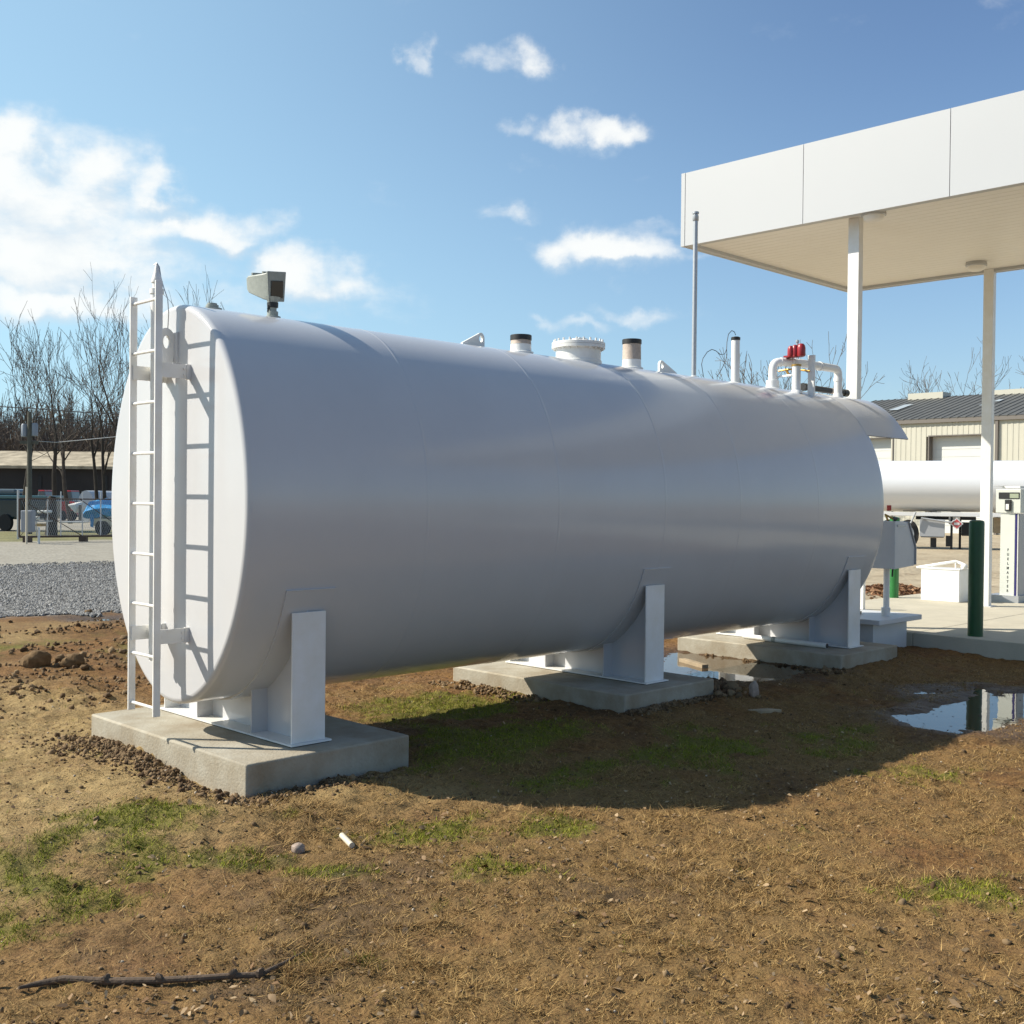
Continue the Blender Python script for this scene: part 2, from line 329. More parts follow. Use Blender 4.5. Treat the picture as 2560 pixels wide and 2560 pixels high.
def zones(x, y):
    n1 = fbm(x * 1.1, y * 1.1, 400, 4); n2 = fbm(x * 3.5, y * 3.5, 410, 4); n3 = fbm(x * 9, y * 9, 420, 3)
    green = np.zeros_like(x)
    for (cx, cy, rx, ry, ang, w) in [(-.72, -1.05, .42, .26, -.5, 1.25), (-.95, -1.5, .30, .34, 0, .85), (-.62, -1.75, .4, .22, -.7, .9), (-.42, -2.15, .28, .15, -.7, 1.0), (.35, -2.0, .42, .28, -.7, .9), (.9, -2.4, .35, .2, -.7, .7),
                                  (1.9, -1.0, .9, .5, .2, 1.0), (2.4, .1, .75, .6, .3, 1.1), (2.9, -1.9, .8, .45, .2, .75), (3.8, -2.3, .6, .35, .4, .8), (4.3, -4.0, .5, .3, .4, .7), (1.45, -4.3, .35, .2, -.6, .8),
                                  (-1.35, -1.7, .2, .3, 0, .8), (-.1, -1.35, .15, .1, 0, .6), (-.95, -2.95, .3, .1, -.7, .7), (3.4, -3.2, .5, .3, 0, .55), (2.6, 3.9, 1.3, 1.1, .3, .8), (.6, 5.6, 1.2, .5, 0, .9), (.2, -2.75, .3, .15, -.7, .6), (1.75, -1.75, .5, .3, 0, .7)]:
        c, s = math.cos(ang), math.sin(ang); u = ((x - cx) * c + (y - cy) * s) / rx; v = (-(x - cx) * s + (y - cy) * c) / ry
        green = np.maximum(green, w * np.exp(-(u * u + v * v)))
    green = np.maximum(green, .42 * sstep(.5, .75, fbm(x * .7 + 5, y * .7, 777, 3)) * sstep(-.4, -1.2, y + .0 * x)); green = sstep(.28, .86, green + (n2 - .5) * 1.0 + (n3 - .5) * .7)
    dry = sstep(.44, .62, n1 + (n2 - .5) * .5 + .14 * sstep(.3, -1.6, y) * sstep(-.8, .6, x - .2 * y) - .25 * sstep(.6, 2.2, y) - .2 * sstep(-.4, -1.4, x) * sstep(-2, -.8, y))
    far = sstep(5.0, 7.2, y) * sstep(13, 9, x - .1 * y)
    dry = dry * (1 - sstep(2.2, 4, y)) * sstep(9, 8, x)
    gravel = sstep(8.2, 8.9, y + .28 * (x - 2.2) + (n2 - .5) * .9)
    yard = sstep(9.2, 10.2, x - .0 * y + (n2 - .5) * 1.2) * sstep(14, 10, y - .25 * x)
    return green, dry, gravel, yard
def grid_axis(a, b, st, far):
    c = np.arange(a, b + st / 2, st); up = []; v = b; s = st
    while v < far: s *= 1.045 if v < b + 14 else 1.14; v += s; up.append(v)
    dn = []; v = a; s = st
    while v > -far: s *= 1.045 if v > a - 4 else 1.14; v -= s; dn.append(v)
    return np.concatenate([dn[::-1], c, up])
def build_ground():
    xs = grid_axis(-2.6, 8.6, .018, 2500); ys = grid_axis(-5.6, 1.6, .018, 2500)
    X, Y = np.meshgrid(xs, ys); Z = height(X, Y)
    far = sstep(30, 60, np.hypot(X, Y)); Z = Z * (1 - far)
    # keep the soil below slabs and pad
    Z = np.where((X > 8.75) & (X < 14.4) & (Y < 1.8) & (Y > -11), np.minimum(Z, .03), Z)
    nx, ny = len(xs), len(ys)
    V = np.c_[X.ravel(), Y.ravel(), Z.ravel()]
    i = np.arange(nx - 1)[None, :] + np.arange(ny - 1)[:, None] * nx
    Fc = np.stack([i, i + 1, i + 1 + nx, i + nx], -1).reshape(-1, 4)
    me = bpy.data.meshes.new('ground'); me.vertices.add(len(V)); me.vertices.foreach_set('co', V.ravel())
    me.loops.add(Fc.size); me.loops.foreach_set('vertex_index', Fc.ravel().astype(np.int32))
    me.polygons.add(len(Fc)); me.polygons.foreach_set('loop_start', np.arange(0, Fc.size, 4, dtype=np.int32)); me.polygons.foreach_set('loop_total', np.full(len(Fc), 4, np.int32))
    me.polygons.foreach_set('use_smooth', np.ones(len(Fc), bool)); me.update(); me.validate()
    g, d, gr, ya = zones(X, Y)
    wet = np.zeros_like(X)
    for k, (lv, poly) in enumerate(PUD): wet = np.maximum(wet, sstep(.55, .05, sdpoly(X, Y, poly) + (fbm(X * 4, Y * 4, 600, 3) - .5) * .5))
    # tan and trodden at the left, browner and damp at the right and by the footings
    tan = sstep(.35, .65, .5 + .5 * sstep(1.8, -1.2, X + .25 * Y) + (fbm(X * .8, Y * .8, 610, 3) - .5) * .8 - .25 * sstep(0, 2.5, X))
    tan = tan * (.25 + .75 * sstep(-2.1, -1.0, Y + .25 * (fbm(X * 2, Y * 2, 640, 3) - .5) * 4))
    wet = np.maximum(wet, .62 * sstep(.46, .64, fbm(X * 1.7, Y * 1.7, 650, 4)) * sstep(-1.2, -1.9, Y) * sstep(1.2, -.6, X + .6 * (Y + 2)))
    for nm, a in (('green', g), ('dry', d), ('gravel', gr), ('yard', ya), ('wet', wet), ('tan', tan)):
        at_ = me.attributes.new(nm, 'FLOAT', 'POINT'); at_.data.foreach_set('value', a.ravel().astype(np.float32))
    o = bpy.data.objects.new('ground', me); COL.objects.link(o); struct(o)
    # material
    Mt = bpy.data.materials.new('ground_soil'); Mt.use_nodes = True; nt = Mt.node_tree; N = nt.nodes; L = nt.links; b = N['Principled BSDF']
    tc = N.new('ShaderNodeTexCoord')
    def att(n): a = N.new('ShaderNodeAttribute'); a.attribute_name = n; return a.outputs['Fac']
    def noi(sc, det=6, rg=.65, typ=None):
        n = N.new('ShaderNodeTexNoise'); n.inputs['Scale'].default_value = sc; n.inputs['Detail'].default_value = det; n.inputs['Roughness'].default_value = rg; L.new(tc.outputs['Object'], n.inputs['Vector']); return n.outputs['Fac']
    def rng(x, a, b_): r = N.new('ShaderNodeMapRange'); r.inputs[1].default_value = a; r.inputs[2].default_value = b_; L.new(x, r.inputs[0]); return r.outputs[0]
    def mix(f, a, c):
        x = N.new('ShaderNodeMix'); x.data_type = 'RGBA'
        if isinstance(f, float): x.inputs[0].default_value = f
        else: L.new(f, x.inputs[0])
        for i, q in ((6, a), (7, c)):
            if isinstance(q, tuple): x.inputs[i].default_value = (*q, 1)
            else: L.new(q, x.inputs[i])
        return x.outputs[2]
    def mul(a, c):
        x = N.new('ShaderNodeMath'); x.operation = 'MULTIPLY'
        for i, q in ((0, a), (1, c)):
            if isinstance(q, float): x.inputs[i].default_value = q
            else: L.new(q, x.inputs[i])
        return x.outputs[0]
    def one_m(x, k): n = N.new('ShaderNodeMath'); n.operation = 'MULTIPLY_ADD'; n.inputs[1].default_value = -k; n.inputs[2].default_value = 1; L.new(x, n.inputs[0]); return n.outputs[0]
    nA, nB, nC = noi(2.2, 8), noi(14, 8), noi(70, 6)
    brown = mix(rng(nB, .35, .65), (.118, .055, .016), (.235, .122, .038))
    tanc = mix(rng(nB, .3, .7), (.265, .175, .072), (.39, .275, .118))
    soil = mix(att('tan'), brown, tanc)
    soil = mix(mul(rng(nA, .5, .7), .45), soil, (.18, .080, .032))
    soil = mix(mul(rng(nC, .52, .72), .55), soil, (.34, .22, .092))
    soil = mix(mul(rng(nC, .48, .30), .8), soil, (.040, .022, .010))
    nD = noi(.9, 7, .6)
    soil = mix(mul(mul(rng(nD, .52, .66), .55), one_m(att('tan'), .75)), soil, (.085, .048, .022))
    soil = mix(mul(att('dry'), rng(nC, .35, .6)), soil, (.21, .13, .048))
    soil = mix(mul(att('green'), .75), soil, mix(rng(nC, .35, .65), (.085, .092, .010), (.17, .175, .025)))
    # gravel
    vo = N.new('ShaderNodeTexVoronoi'); vo.inputs['Scale'].default_value = 10; L.new(tc.outputs['Object'], vo.inputs['Vector'])
    vs_ = N.new('ShaderNodeSeparateColor'); L.new(vo.outputs['Color'], vs_.inputs[0])
    grav = mix(vs_.outputs[0], (.045, .046, .047), (.36, .35, .33))
    grav = mix(mul(rng(noi(6, 8, .85), .46, .60), .3), grav, (.06, .062, .065))
    grav = mix(mul(rng(noi(8, 8, .8), .54, .64), .2), grav, (.48, .47, .44))
    grav = mix(mul(rng(noi(.5, 5), .45, .62), .6), grav, mix(vs_.outputs[1], (.20, .185, .15), (.36, .34, .29)))
    soil = mix(att('gravel'), soil, grav)
    # the light trodden lot beyond the gravel and the concrete yard
    sp = N.new('ShaderNodeSeparateXYZ'); L.new(tc.outputs['Object'], sp.inputs[0])
    lot = mix(rng(nA, .3, .7), (.24, .215, .17), (.33, .305, .25))
    yadd = N.new('ShaderNodeMath'); yadd.operation = 'ADD'; L.new(sp.outputs[1], yadd.inputs[0]); L.new(mul(nA, 3.0), yadd.inputs[1])
    soil = mix(mul(att('gravel'), rng(yadd.outputs[0], 17, 21)), soil, lot)
    strip = mul(rng(yadd.outputs[0], 32.5, 33.5), rng(yadd.outputs[0], 45, 42))
    soil = mix(mul(mul(strip, att('gravel')), .9), soil, mix(rng(noi(1.2), .35, .65), (.10, .10, .035), (.22, .20, .08)))
    ycol = mix(rng(noi(.35, 8), .3, .7), (.33, .265, .175), (.44, .365, .25))
    ycol = mix(rng(noi(1.7, 6), .5, .75), ycol, (.22, .16, .10))
    soil = mix(att('yard'), soil, ycol)
    soil = mix(mul(att('wet'), .7), soil, (.05, .029, .017))
    L.new(soil, b.inputs['Base Color'])
    ro = N.new('ShaderNodeMapRange'); ro.inputs[3].default_value = .92; ro.inputs[4].default_value = .45; L.new(att('wet'), ro.inputs[0]); L.new(ro.outputs[0], b.inputs['Roughness'])
    b.inputs['Specular IOR Level'].default_value = .25
    hsum = N.new('ShaderNodeMath'); hsum.operation = 'ADD'; L.new(mul(nB, .030), hsum.inputs[0]); L.new(mul(nC, .016), hsum.inputs[1])
    h2 = N.new('ShaderNodeMath'); h2.operation = 'ADD'; L.new(hsum.outputs[0], h2.inputs[0]); L.new(mul(mul(vo.outputs['Distance'], att('gravel')), .05), h2.inputs[1])
    bp = N.new('ShaderNodeBump'); bp.inputs['Distance'].default_value = 1; bp.inputs['Strength'].default_value = .9
    def one_minus(x, k): n = N.new('ShaderNodeMath'); n.operation = 'MULTIPLY_ADD'; n.inputs[1].default_value = -k; n.inputs[2].default_value = 1; L.new(x, n.inputs[0]); return n.outputs[0]
    hs = mul(mul(hsum.outputs[0], one_minus(att('gravel'), 1.0)), one_minus(att('yard'), .9))
    ha = N.new('ShaderNodeMath'); ha.operation = 'ADD'; L.new(hs, ha.inputs[0]); L.new(mul(mul(vo.outputs['Distance'], att('gravel')), .018), ha.inputs[1])
    L.new(ha.outputs[0], bp.inputs['Height']); L.new(bp.outputs[0], b.inputs['Normal'])
    me.materials.append(Mt)
    # water
    W = bpy.data.materials.new('puddle_water'); W.use_nodes = True; nt = W.node_tree; b = nt.nodes['Principled BSDF']
    b.inputs['Base Color'].default_value = (.075, .048, .026, 1); b.inputs['Roughness'].default_value = .015; b.inputs['IOR'].default_value = 1.33; b.inputs['Specular IOR Level'].default_value = .9
    n = nt.nodes.new('ShaderNodeTexNoise'); n.inputs['Scale'].default_value = 7; t2 = nt.nodes.new('ShaderNodeTexCoord'); nt.links.new(t2.outputs['Object'], n.inputs['Vector'])
    bp = nt.nodes.new('ShaderNodeBump'); bp.inputs['Distance'].default_value = .0006; nt.links.new(n.outputs['Fac'], bp.inputs['Height']); nt.links.new(bp.outputs[0], b.inputs['Normal'])
    for lv, poly in PUD:
        P = np.array(poly); c = P.mean(0); d = P - c; P = c + d * (1 + .14 / (np.linalg.norm(d, axis=1, keepdims=True) + 1e-9))
        me = bpy.data.meshes.new('puddle'); me.from_pydata([(x, y, lv) for x, y in P], [], [tuple(range(len(P)))]); me.update(); me.materials.append(W)
        w = bpy.data.objects.new('puddle', me); COL.objects.link(w); struct(w)
build_ground()

# pads
def slab(x0):
    mb = MB().box(x0, x0 + SLABW, -SY, SY, -.22, ZS); return mb
for x0, lb in zip(SLABX, ('concrete footing slab under the near saddle below the ladder', 'concrete footing slab under the middle saddle of the tank', 'concrete footing slab under the far saddle with a white pipe lying on it')):
    solo(slab(x0), 'concrete_footing', 'concrete', lb, 'footing', 'concrete footings under the tank', bevel=.012)
PADZ = .14
pb = MB()
for y0, y1 in ((1.75, -.62), (-.625, -3.0), (-3.005, -5.4), (-5.405, -10)): pb.box(8.66, 11.6, y1, y0, -.1, PADZ); pb.box(11.605, 14.5, y1, y0, -.1, PADZ)
struct(pb.build('concrete_pavement', 'pad', bevel=.008))

# ------------------------------------------------------------------ the tank
K = .7027; R = 1.22; ZC = 1.543; LEN = 7.5
def ell(t, off=0): return (K * R + off) * math.cos(t), ZC + (R + off) * math.sin(t)
def topz(y, off=0): return ZC + R * math.sqrt(max(0, 1 - (y / (K * R)) ** 2)) + off
tank = thing('storage_tank', (3.75, 0, ZS), 'huge white horizontal cylindrical fuel tank on three saddles with a ladder on its end', 'storage tank')
def rings(mb, prof, t0=0, t1=2 * math.pi, n=160, closed=True, cap0=False, cap1=False):
    vs = []; fs = []
    m_ = n if closed else n + 1
    for (x, off) in prof:
        for k in range(m_):
            y, z = ell(t0 + (t1 - t0) * k / n, off); vs.append((x, y, z))
    for i in range(len(prof) - 1):
        for k in range(n):
            k2 = (k + 1) % m_; fs.append((i * m_ + k, i * m_ + k2, (i + 1) * m_ + k2, (i + 1) * m_ + k))
    if cap0: fs.append(tuple(range(m_)))
    if cap1: fs.append(tuple((len(prof) - 1) * m_ + k for k in range(m_)))
    return mb.add(vs, fs)
rk = .035
kn = [(rk * (1 - math.sin(a)), -rk * (1 - math.cos(a))) for a in np.linspace(math.pi / 2, 0, 6)]
body = rings(MB(), kn + [(x, 0) for x in np.linspace(.1, LEN - .1, 40)] + [(LEN - x, o) for x, o in kn[::-1]][:], cap0=False, cap1=True)
body.build('shell', 'tank', tank, smooth=50)
rings(MB(), [(0, -rk), (-.002, -.12), (-.003, -.3), (-.004, -.5)], cap1=True).build('end_plate', 'tank', tank, smooth=50)
for xs_ in (1.32, 2.56, 3.81, 4.87, 6.18):
    rings(MB(), [(xs_ - .016, -.0006), (xs_ - .008, .0014), (xs_, .002), (xs_ + .008, .0014), (xs_ + .016, -.0006)]).build('weld_seam', 'tank', tank)
# hood: the shell runs on past the far end as a cowl over the pump cabinet
tb = math.radians(37.6)
hm = MB(); rings(hm, [(LEN - .07, .001), (LEN - .05, .007), (8.36, .007), (8.36, -.005), (LEN - .03, -.005)], tb, math.pi - tb, 60, closed=False)
hm.build('hood', 'tank', tank, smooth=40)
def saddle(x0):
    w = .236; xm = x0 + w / 2; yf = .767
    def arc(ya, yb, n=16, o=-.006): return [(y, ZC - (R + o) * math.sqrt(1 - min(.9999, (y / (K * (R + o))) ** 2))) for y in np.linspace(ya, yb, n)]
    web = MB(); A = arc(-.738, .738, 40)
    web.prism([(-yf + .006, ZS + .016), (-yf + .006, .90)] + A + [(yf - .006, .90), (yf - .006, ZS + .016)], 0, xm - .005, xm + .005)
    s = web.build('saddle', 'tank', tank, smooth=20)
    MB().box(x0 - .02, x0 + w + .03, -.80, .80, ZS + .006, ZS + .016).build('base_plate', 'white', s)
    for sg in (-1, 1):
        MB().box(x0, x0 + w, sg * yf - .006, sg * yf + .006, ZS + .0162, .915).build('end_flange', 'white', s, bevel=.002)
        y = sg * .33; zt = ZC - (R + .004) * math.sqrt(1 - (y / (K * (R + .004))) ** 2)
        for a, b in ((x0, xm - .0052), (xm + .0052, x0 + w)):
            MB().box(a, b, y - .005, y + .005, ZS + .0162, zt).build('stiffener', 'tank', s)
    t0 = math.radians(180 + 23.8); t1 = math.radians(360 - 23.8)
    wp_ = rings(MB(), [(x0 - .055, -.001), (x0 - .055, .010), (x0 + .295, .010), (x0 + .295, -.001)], t0, t1, 60, closed=False)
    for q in (t0, t1):
        y_, z_ = ell(q, .006); wp_.box(x0 - .055, x0 + .295, y_ - .007, y_ + .007, z_ - .001, z_ + .003)
    wp_.build('wear_plate', 'tank', s)
    MB().box(x0 - .012, x0 + w + .02, -.79, .79, ZS - .002, ZS + .0058).build('bearing_pad', 'black', s)
for x0 in (.356, 3.678, 6.93): saddle(x0)

# ladder on the near end
yl, yr = .092, -.222; xr0, xr1 = -.236, -.192
ladder = bpy.data.objects.new('ladder', None); COL.objects.link(ladder); ladder.parent = tank; ladder['_off'] = tank['_off']
for y, zt in ((yl, 2.79), (yr, 2.85)): MB().box(xr0, xr1, y - .007, y + .007, .30, zt).build('rail', 'white', ladder, bevel=.002)
for k in range(9): MB().tube([(-.214, yr + .0072, .347 + .3 * k), (-.214, yl - .0072, .347 + .3 * k)], .0095, 10, cap=False).build('rung', 'white', ladder)
for z in (2.335, .765):
    for y in (yl - .0125, yr + .0125):
        b_ = MB().box(xr1 - .03, -.004, y - .005, y + .005, z - .042, z + .042)
        b_.box(-.03, -.002, y - .009, y + .009, z - .045, z + .045)
        for k in (-1, 1): b_.tube([(-.045, y - .012, z + k * .018), (-.045, y + .012, z + k * .018)], .008, 6)
        b_.build('bracket', 'white', ladder)
# gauge standpipe behind the right rail
px_, py_ = -.10, on(391, 900, 0, -.10)[1]
zt = on(388, 724, 0, px_)[2]
sp = MB(); sp.tube([(px_, py_, .60), (px_, py_, zt - .012)], .036, 20); sp.lathe([(.042, -.03), (.042, 0), (.034, .001), (.030, .005)], (px_, py_, zt), 20)
for z in (.6, 1.0, 1.4, 1.8, 2.2): sp.box(px_ - .012, px_ + .012, py_ + .03, py_ + .046, z - .012, z + .012)
pipe = sp.build('standpipe', 'white', tank)
zz = lambda v: on(388, v, 0, px_)[2] - zt
MB().lathe([(.026, 0), (.026, zz(709)), (.033, zz(708)), (.033, zz(703)), (.030, zz(698)), (.018, zz(683)), (.013, zz(672)), (.009, zz(664)), (.006, zz(661))], (px_, py_, zt), 20).build('gauge_cap', 'white', pipe)
MB().lathe([(.0085, zz(670)), (.0085, zz(663)), (.004, zz(660))], (px_, py_, zt), 10).build('cap_tip', 'black', pipe)
cab_pts = [(200 + a * .3623, 620 + b * .3623) for a, b in ((512, 118), (530, 103), (548, 130), (560, 210), (580, 280), (605, 350), (612, 450), (606, 560), (600, 620))]
MB().tube([on(u, v, 0, px_ + .01 * i - .01) for i, (u, v) in enumerate(cab_pts)], .0028, 6).build('cable', 'galv', pipe)
# lifting lug on the end plate
def lug_loops(cx, cz, r, base, hole, n=28, ecc=1.35):
    O = []; I = []
    for k in range(n):
        a = 2 * math.pi * k / n; O.append((cx + r * math.cos(a), cz + ecc * r * math.sin(a))); I.append((cx + hole * math.cos(a), cz + ecc * hole * math.sin(a)))
    for k in range(n):
        if O[k][1] < cz: O[k] = base(O[k][0], O[k][1], k)
    return O, I
lx0 = on(200 + 600 * .3623, 620 + 650 * .3623, 1, -.02)
hz = lx0[2]; hx = -.062
O = []; I = []; n = 32
for k in range(n):
    a = 2 * math.pi * k / n; ca, sa = math.cos(a), math.sin(a)
    I.append((hx + .022 * ca, hz + .040 * sa))
    if sa >= 0: O.append((hx + .058 * ca, hz + .085 * sa))
    else: O.append((hx + (.058 - .012 * (-sa)) * ca, hz + .20 * sa))
MB().plate_hole(O, I, 1, -.03, -.012).build('lifting_lug', 'white', tank, smooth=30)
MB().box(-.014, -.003, -.07, .03, hz - .20, hz + .06).build('lug_pad', 'tank', tank)
# lugs on the crown
def top_lug(xa, xb, high):      # a teardrop plate, tall at one end
    zt_ = topz(0) + .002; L_ = xb - xa; H = .108; r = .036; n = 36; hc = xb - r * 1.1 if high > 0 else xa + r * 1.1; zc_ = zt_ + H - r * 1.25
    O = []; I = []
    for k in range(n):
        a = 2 * math.pi * k / n; ca, sa = math.cos(a), math.sin(a); I.append((hc + .018 * ca, zc_ + .024 * sa))
        x, z = hc + r * ca, zc_ + r * 1.25 * sa
        if sa < .25:                                   # everything below leans down to the base line
            t = (1 - high * ca) / 2
            if high * ca < .55: x = hc - high * (L_ - r * 1.1) * max(0, min(1, (.55 - high * ca) / 1.55)) ** .8; z = zt_ if sa < 0 else zt_ + .018
            else: x = hc + high * r; z = zt_
        O.append((x, z))
    return MB().plate_hole(O, I, 1, -.010, .010)
def poly_lug(xa, xb, high):
    z0 = topz(0) - .004; H = .118; r = .037; cx = (xb - r) if high > 0 else (xa + r); cz = z0 + H - r * 1.3
    far = xa if high > 0 else xb; near = xb if high > 0 else xa
    arc = [(cx + high * r * math.cos(a), cz + r * 1.3 * math.sin(a)) for a in np.linspace(0, math.radians(125), 14)]
    out = [(near, z0)] + arc + [(far, z0 + .022), (far, z0)]
    # walk the outer loop at the same angles as the hole so that the ring of faces stays clean
    n = 40; per = []; pts = out + [out[0]]
    seg = [math.dist(pts[i], pts[i + 1]) for i in range(len(pts) - 1)]; T = sum(seg)
    for k in range(n):
        s_ = T * k / n; i = 0
        while s_ > seg[i]: s_ -= seg[i]; i += 1
        f = s_ / seg[i]; per.append((pts[i][0] + (pts[i + 1][0] - pts[i][0]) * f, pts[i][1] + (pts[i + 1][1] - pts[i][1]) * f))
    I = []
    for p in per:
        a = math.atan2(p[1] - cz, p[0] - cx); I.append((cx + .019 * math.cos(a), cz + .026 * math.sin(a)))
    return MB().plate_hole(per, I, 1, -.011, .011)
poly_lug(2.37, 2.60, 1).build('lifting_lug', 'white', tank, smooth=30)
poly_lug(4.80, 5.06, -1).build('lifting_lug', 'white', tank, smooth=30)
# small plug by the near end
MB().lathe([(.062, 0), (.062, .014), (.040, .016), (.040, .034), (.030, .036), (.030, .045)], (.26, 0, topz(0) - .004), 20).build('plug', 'cast', tank)
# capped nozzles
def nozzle(x, r, ztop, beige):
    z0 = topz(0) - .05; h = ztop - z0; c = (x, 0, z0)
    zs = h * (.62 if beige < .5 else .42)
    o = MB().lathe([(r * 1.22, 0), (r * 1.22, .058), (r * 1.02, .064), (r * .98, zs)], c, 36).build('nozzle', 'white', tank)
    MB().lathe([(r, zs), (r * .99, zs + .002), (r * .96, h - .04)], c, 36).build('nozzle_neck', 'rusty', o)
    MB().lathe([(r * .97, h - .042), (r * 1.03, h - .04), (r * 1.03, h - .004), (r * .99, h), (r * .4, h + .001)], c, 36).build('nozzle_cap', 'black', o)
nozzle(3.01, .084, on(1302, 838, 1, 0)[2], .3)
nozzle(4.41, .084, on(1580, 849, 1, 0)[2], .6)
# manhole
mx_, mz = 3.70, on(1444, 863, 1, 0)[2]; z0 = topz(0) - .10
mh = MB().lathe([(.198, 0), (.198, .10), (.19, .105), (.19, mz - z0 - .034), (.225, mz - z0 - .032), (.225, mz - z0 - .008)], (mx_, 0, z0), 56).build('manhole', 'white', tank)
MB().lathe([(.225, -.006), (.225, .016), (.218, .02), (.16, .021), (.10, .026)], (mx_, 0, mz), 56).build('manhole_cover', 'white', mh)
for k in range(22):
    a = 2 * math.pi * (k + .3) / 22; c = (mx_ + .205 * math.cos(a), .205 * math.sin(a), mz - .045)
    MB().lathe([(.008, 0), (.008, .088)], c, 8).add([], []).build('bolt', 'white', mh)
hd = MB().box(mx_ - .075, mx_ + .075, -.035, .035, mz + .024, mz + .03)
for s_ in (-1, 1):
    hd.prism([(mx_ - .10, mz + .02), (mx_ + .10, mz + .02), (mx_ + .05, mz + .058), (mx_ - .05, mz + .058)], 1, s_ * .05 - .004, s_ * .05 + .004)
hd.tube([(mx_ - .03, -.05, mz + .05), (mx_ - .03, .05, mz + .05)], .007, 8); hd.build('cover_hinge', 'white', mh)
# tall vent riser
vx = 5.34; vt = on(1733, 528, 1, 0)[2]; zb = topz(0) - .02
v_ = MB().tube([(vx, 0, zb), (vx, 0, vt - .08)], .0225, 16).build('vent_riser', 'galv', tank)
MB().lathe([(.040, 0), (.034, .03), (.026, .036)], (vx, 0, zb), 20).build('weld_collar', 'white', v_)
MB().lathe([(.026, -.085), (.029, -.08), (.029, -.035), (.022, -.033), (.022, -.02), (.031, -.018), (.031, 0)], (vx, 0, vt), 16).build('vent_cap', 'galv', v_)
# gauge pipe with a looping cable
gx = 6.03; gt = on(1838, 842, 1, 0)[2]
g_ = MB().lathe([(.075, 0), (.06, .022), (.042, .03), (.041, gt - zb - .03)], (gx, 0, zb), 24).build('gauge_pipe', 'white', tank)
MB().lathe([(.041, -.035), (.045, -.033), (.046, -.006), (.036, -.004), (.034, 0)], (gx, 0, gt), 24).build('pipe_cap', 'black', g_)
cp = [(1700 + a * .28986, 780 + b * .28986) for a, b in ((480, 200), (470, 172), (447, 160), (418, 190), (405, 260), (402, 320), (385, 362), (350, 368), (310, 335), (275, 322), (235, 345), (198, 400), (186, 450), (195, 510), (203, 556))]
MB().tube([on(u, v, 1, 0 + .01 * math.sin(i)) for i, (u, v) in enumerate(cp)], .0035, 6).build('cable', 'wire', g_)
cp = [(1700 + a * .28986, 780 + b * .28986) for a, b in ((402, 320), (405, 370), (390, 430), (355, 500), (318, 560))]
MB().tube([on(u, v, 1, .02) for u, v in cp], .0035, 6).build('cable', 'wire', g_)
# fill manifold
C3 = lambda a, b: (1900 + a * .15528, 850 + b * .15528)
yB, xB = -.19, 6.87
zr = on(*C3(640, 370), 1, -.13)[2]                # run height
xA, yA = 6.78, None
pA = on(*C3(200, 560), 2, topz(.05) + .18); xA = 6.74; yA = on(*C3(205, 560), 0, xA)[1]
pc = on(*C3(640, 370), 2, zr); pe = on(*C3(1260, 470), 2, zr)
def elbow(p, q, r, rad, n=7):    # rounded corner at q between p and r
    p, q, r = map(lambda t: np.array(t, float), (p, q, r)); a = q + (p - q) / np.linalg.norm(p - q) * rad; b = q + (r - q) / np.linalg.norm(r - q) * rad
    return [p] + [(1 - t) ** 2 * a + 2 * t * (1 - t) * q + t * t * b for t in np.linspace(0, 1, n)] + [r]
A0 = (xA, yA, topz(yA) - .02); A1 = (xA, yA, zr); Cn = (pc[0], pc[1], zr); E1 = (pe[0], pe[1], zr); E0 = (pe[0], pe[1], topz(pe[1]) - .02)
p1 = elbow(A0, A1, Cn, .085); p2 = elbow(p1[-2], Cn, E1, .07); p3 = elbow(p2[-2], E1, E0, .075)
man = MB(); man.tube(p1[:-1] + p2[1:-1] + p3[1:], .043, 20)
mani = man.build('fill_manifold', 'white', tank, smooth=50)
MB().lathe([(.085, 0), (.085, .05), (.068, .055), (.068, .13), (.046, .135)], (xA, yA, topz(yA) - .045), 28).build('pipe_flange', 'white', mani)
MB().lathe([(.07, 0), (.055, .06), (.046, .1)], (pe[0], pe[1], topz(pe[1]) - .06), 24).build('pipe_flange', 'white', mani)
# couplings: short rings round the run
def ring_on(p, q, f, rad, w, m_='white'):
    p, q = np.array(p, float), np.array(q, float); d = (q - p) / np.linalg.norm(q - p); c = p + (q - p) * f
    MB().tube([c - d * w, c + d * w], rad, 22).build('coupling', m_, mani)
ring_on(p1[-2], Cn, .05, .047, .008); ring_on(p1[-2], Cn, .62, .050, .010); ring_on(p1[-2], Cn, .72, .047, .008); ring_on(Cn, E1, .52, .0475, .02); ring_on(Cn, E1, .5, .050, .006)
ring_on(E1, E0, .35, .048, .02)
B = (xB - .05, on(*C3(585, 620), 0, xB - .05)[1])
bz = topz(B[1]) - .02
bp_ = MB().lathe([(.065, 0), (.052, .03), (.045, .036), (.043, zr - bz - .05)], (B[0], B[1], bz), 24).build('riser_pipe', 'white', mani)
MB().lathe([(.050, -.012), (.050, .004)], (B[0], B[1], zr - .045), 24).build('brass_ring', 'brass', bp_)
br = MB().tube([on(*C3(a, b), 0, xB + .05) for a, b in ((300, 500), (400, 480), (520, 470), (640, 480), (800, 500))], .010, 8)
br.tube([on(*C3(a, b), 0, xB + .05) for a, b in ((420, 470), (440, 520), (470, 560))], .014, 8); br.build('brass_linkage', 'brass', mani)
MB().tube([on(*C3(a, b), 0, 6.78) for a, b in ((270, 620), (300, 590), (510, 570))], .011, 8).build('side_pipe', 'white', mani)
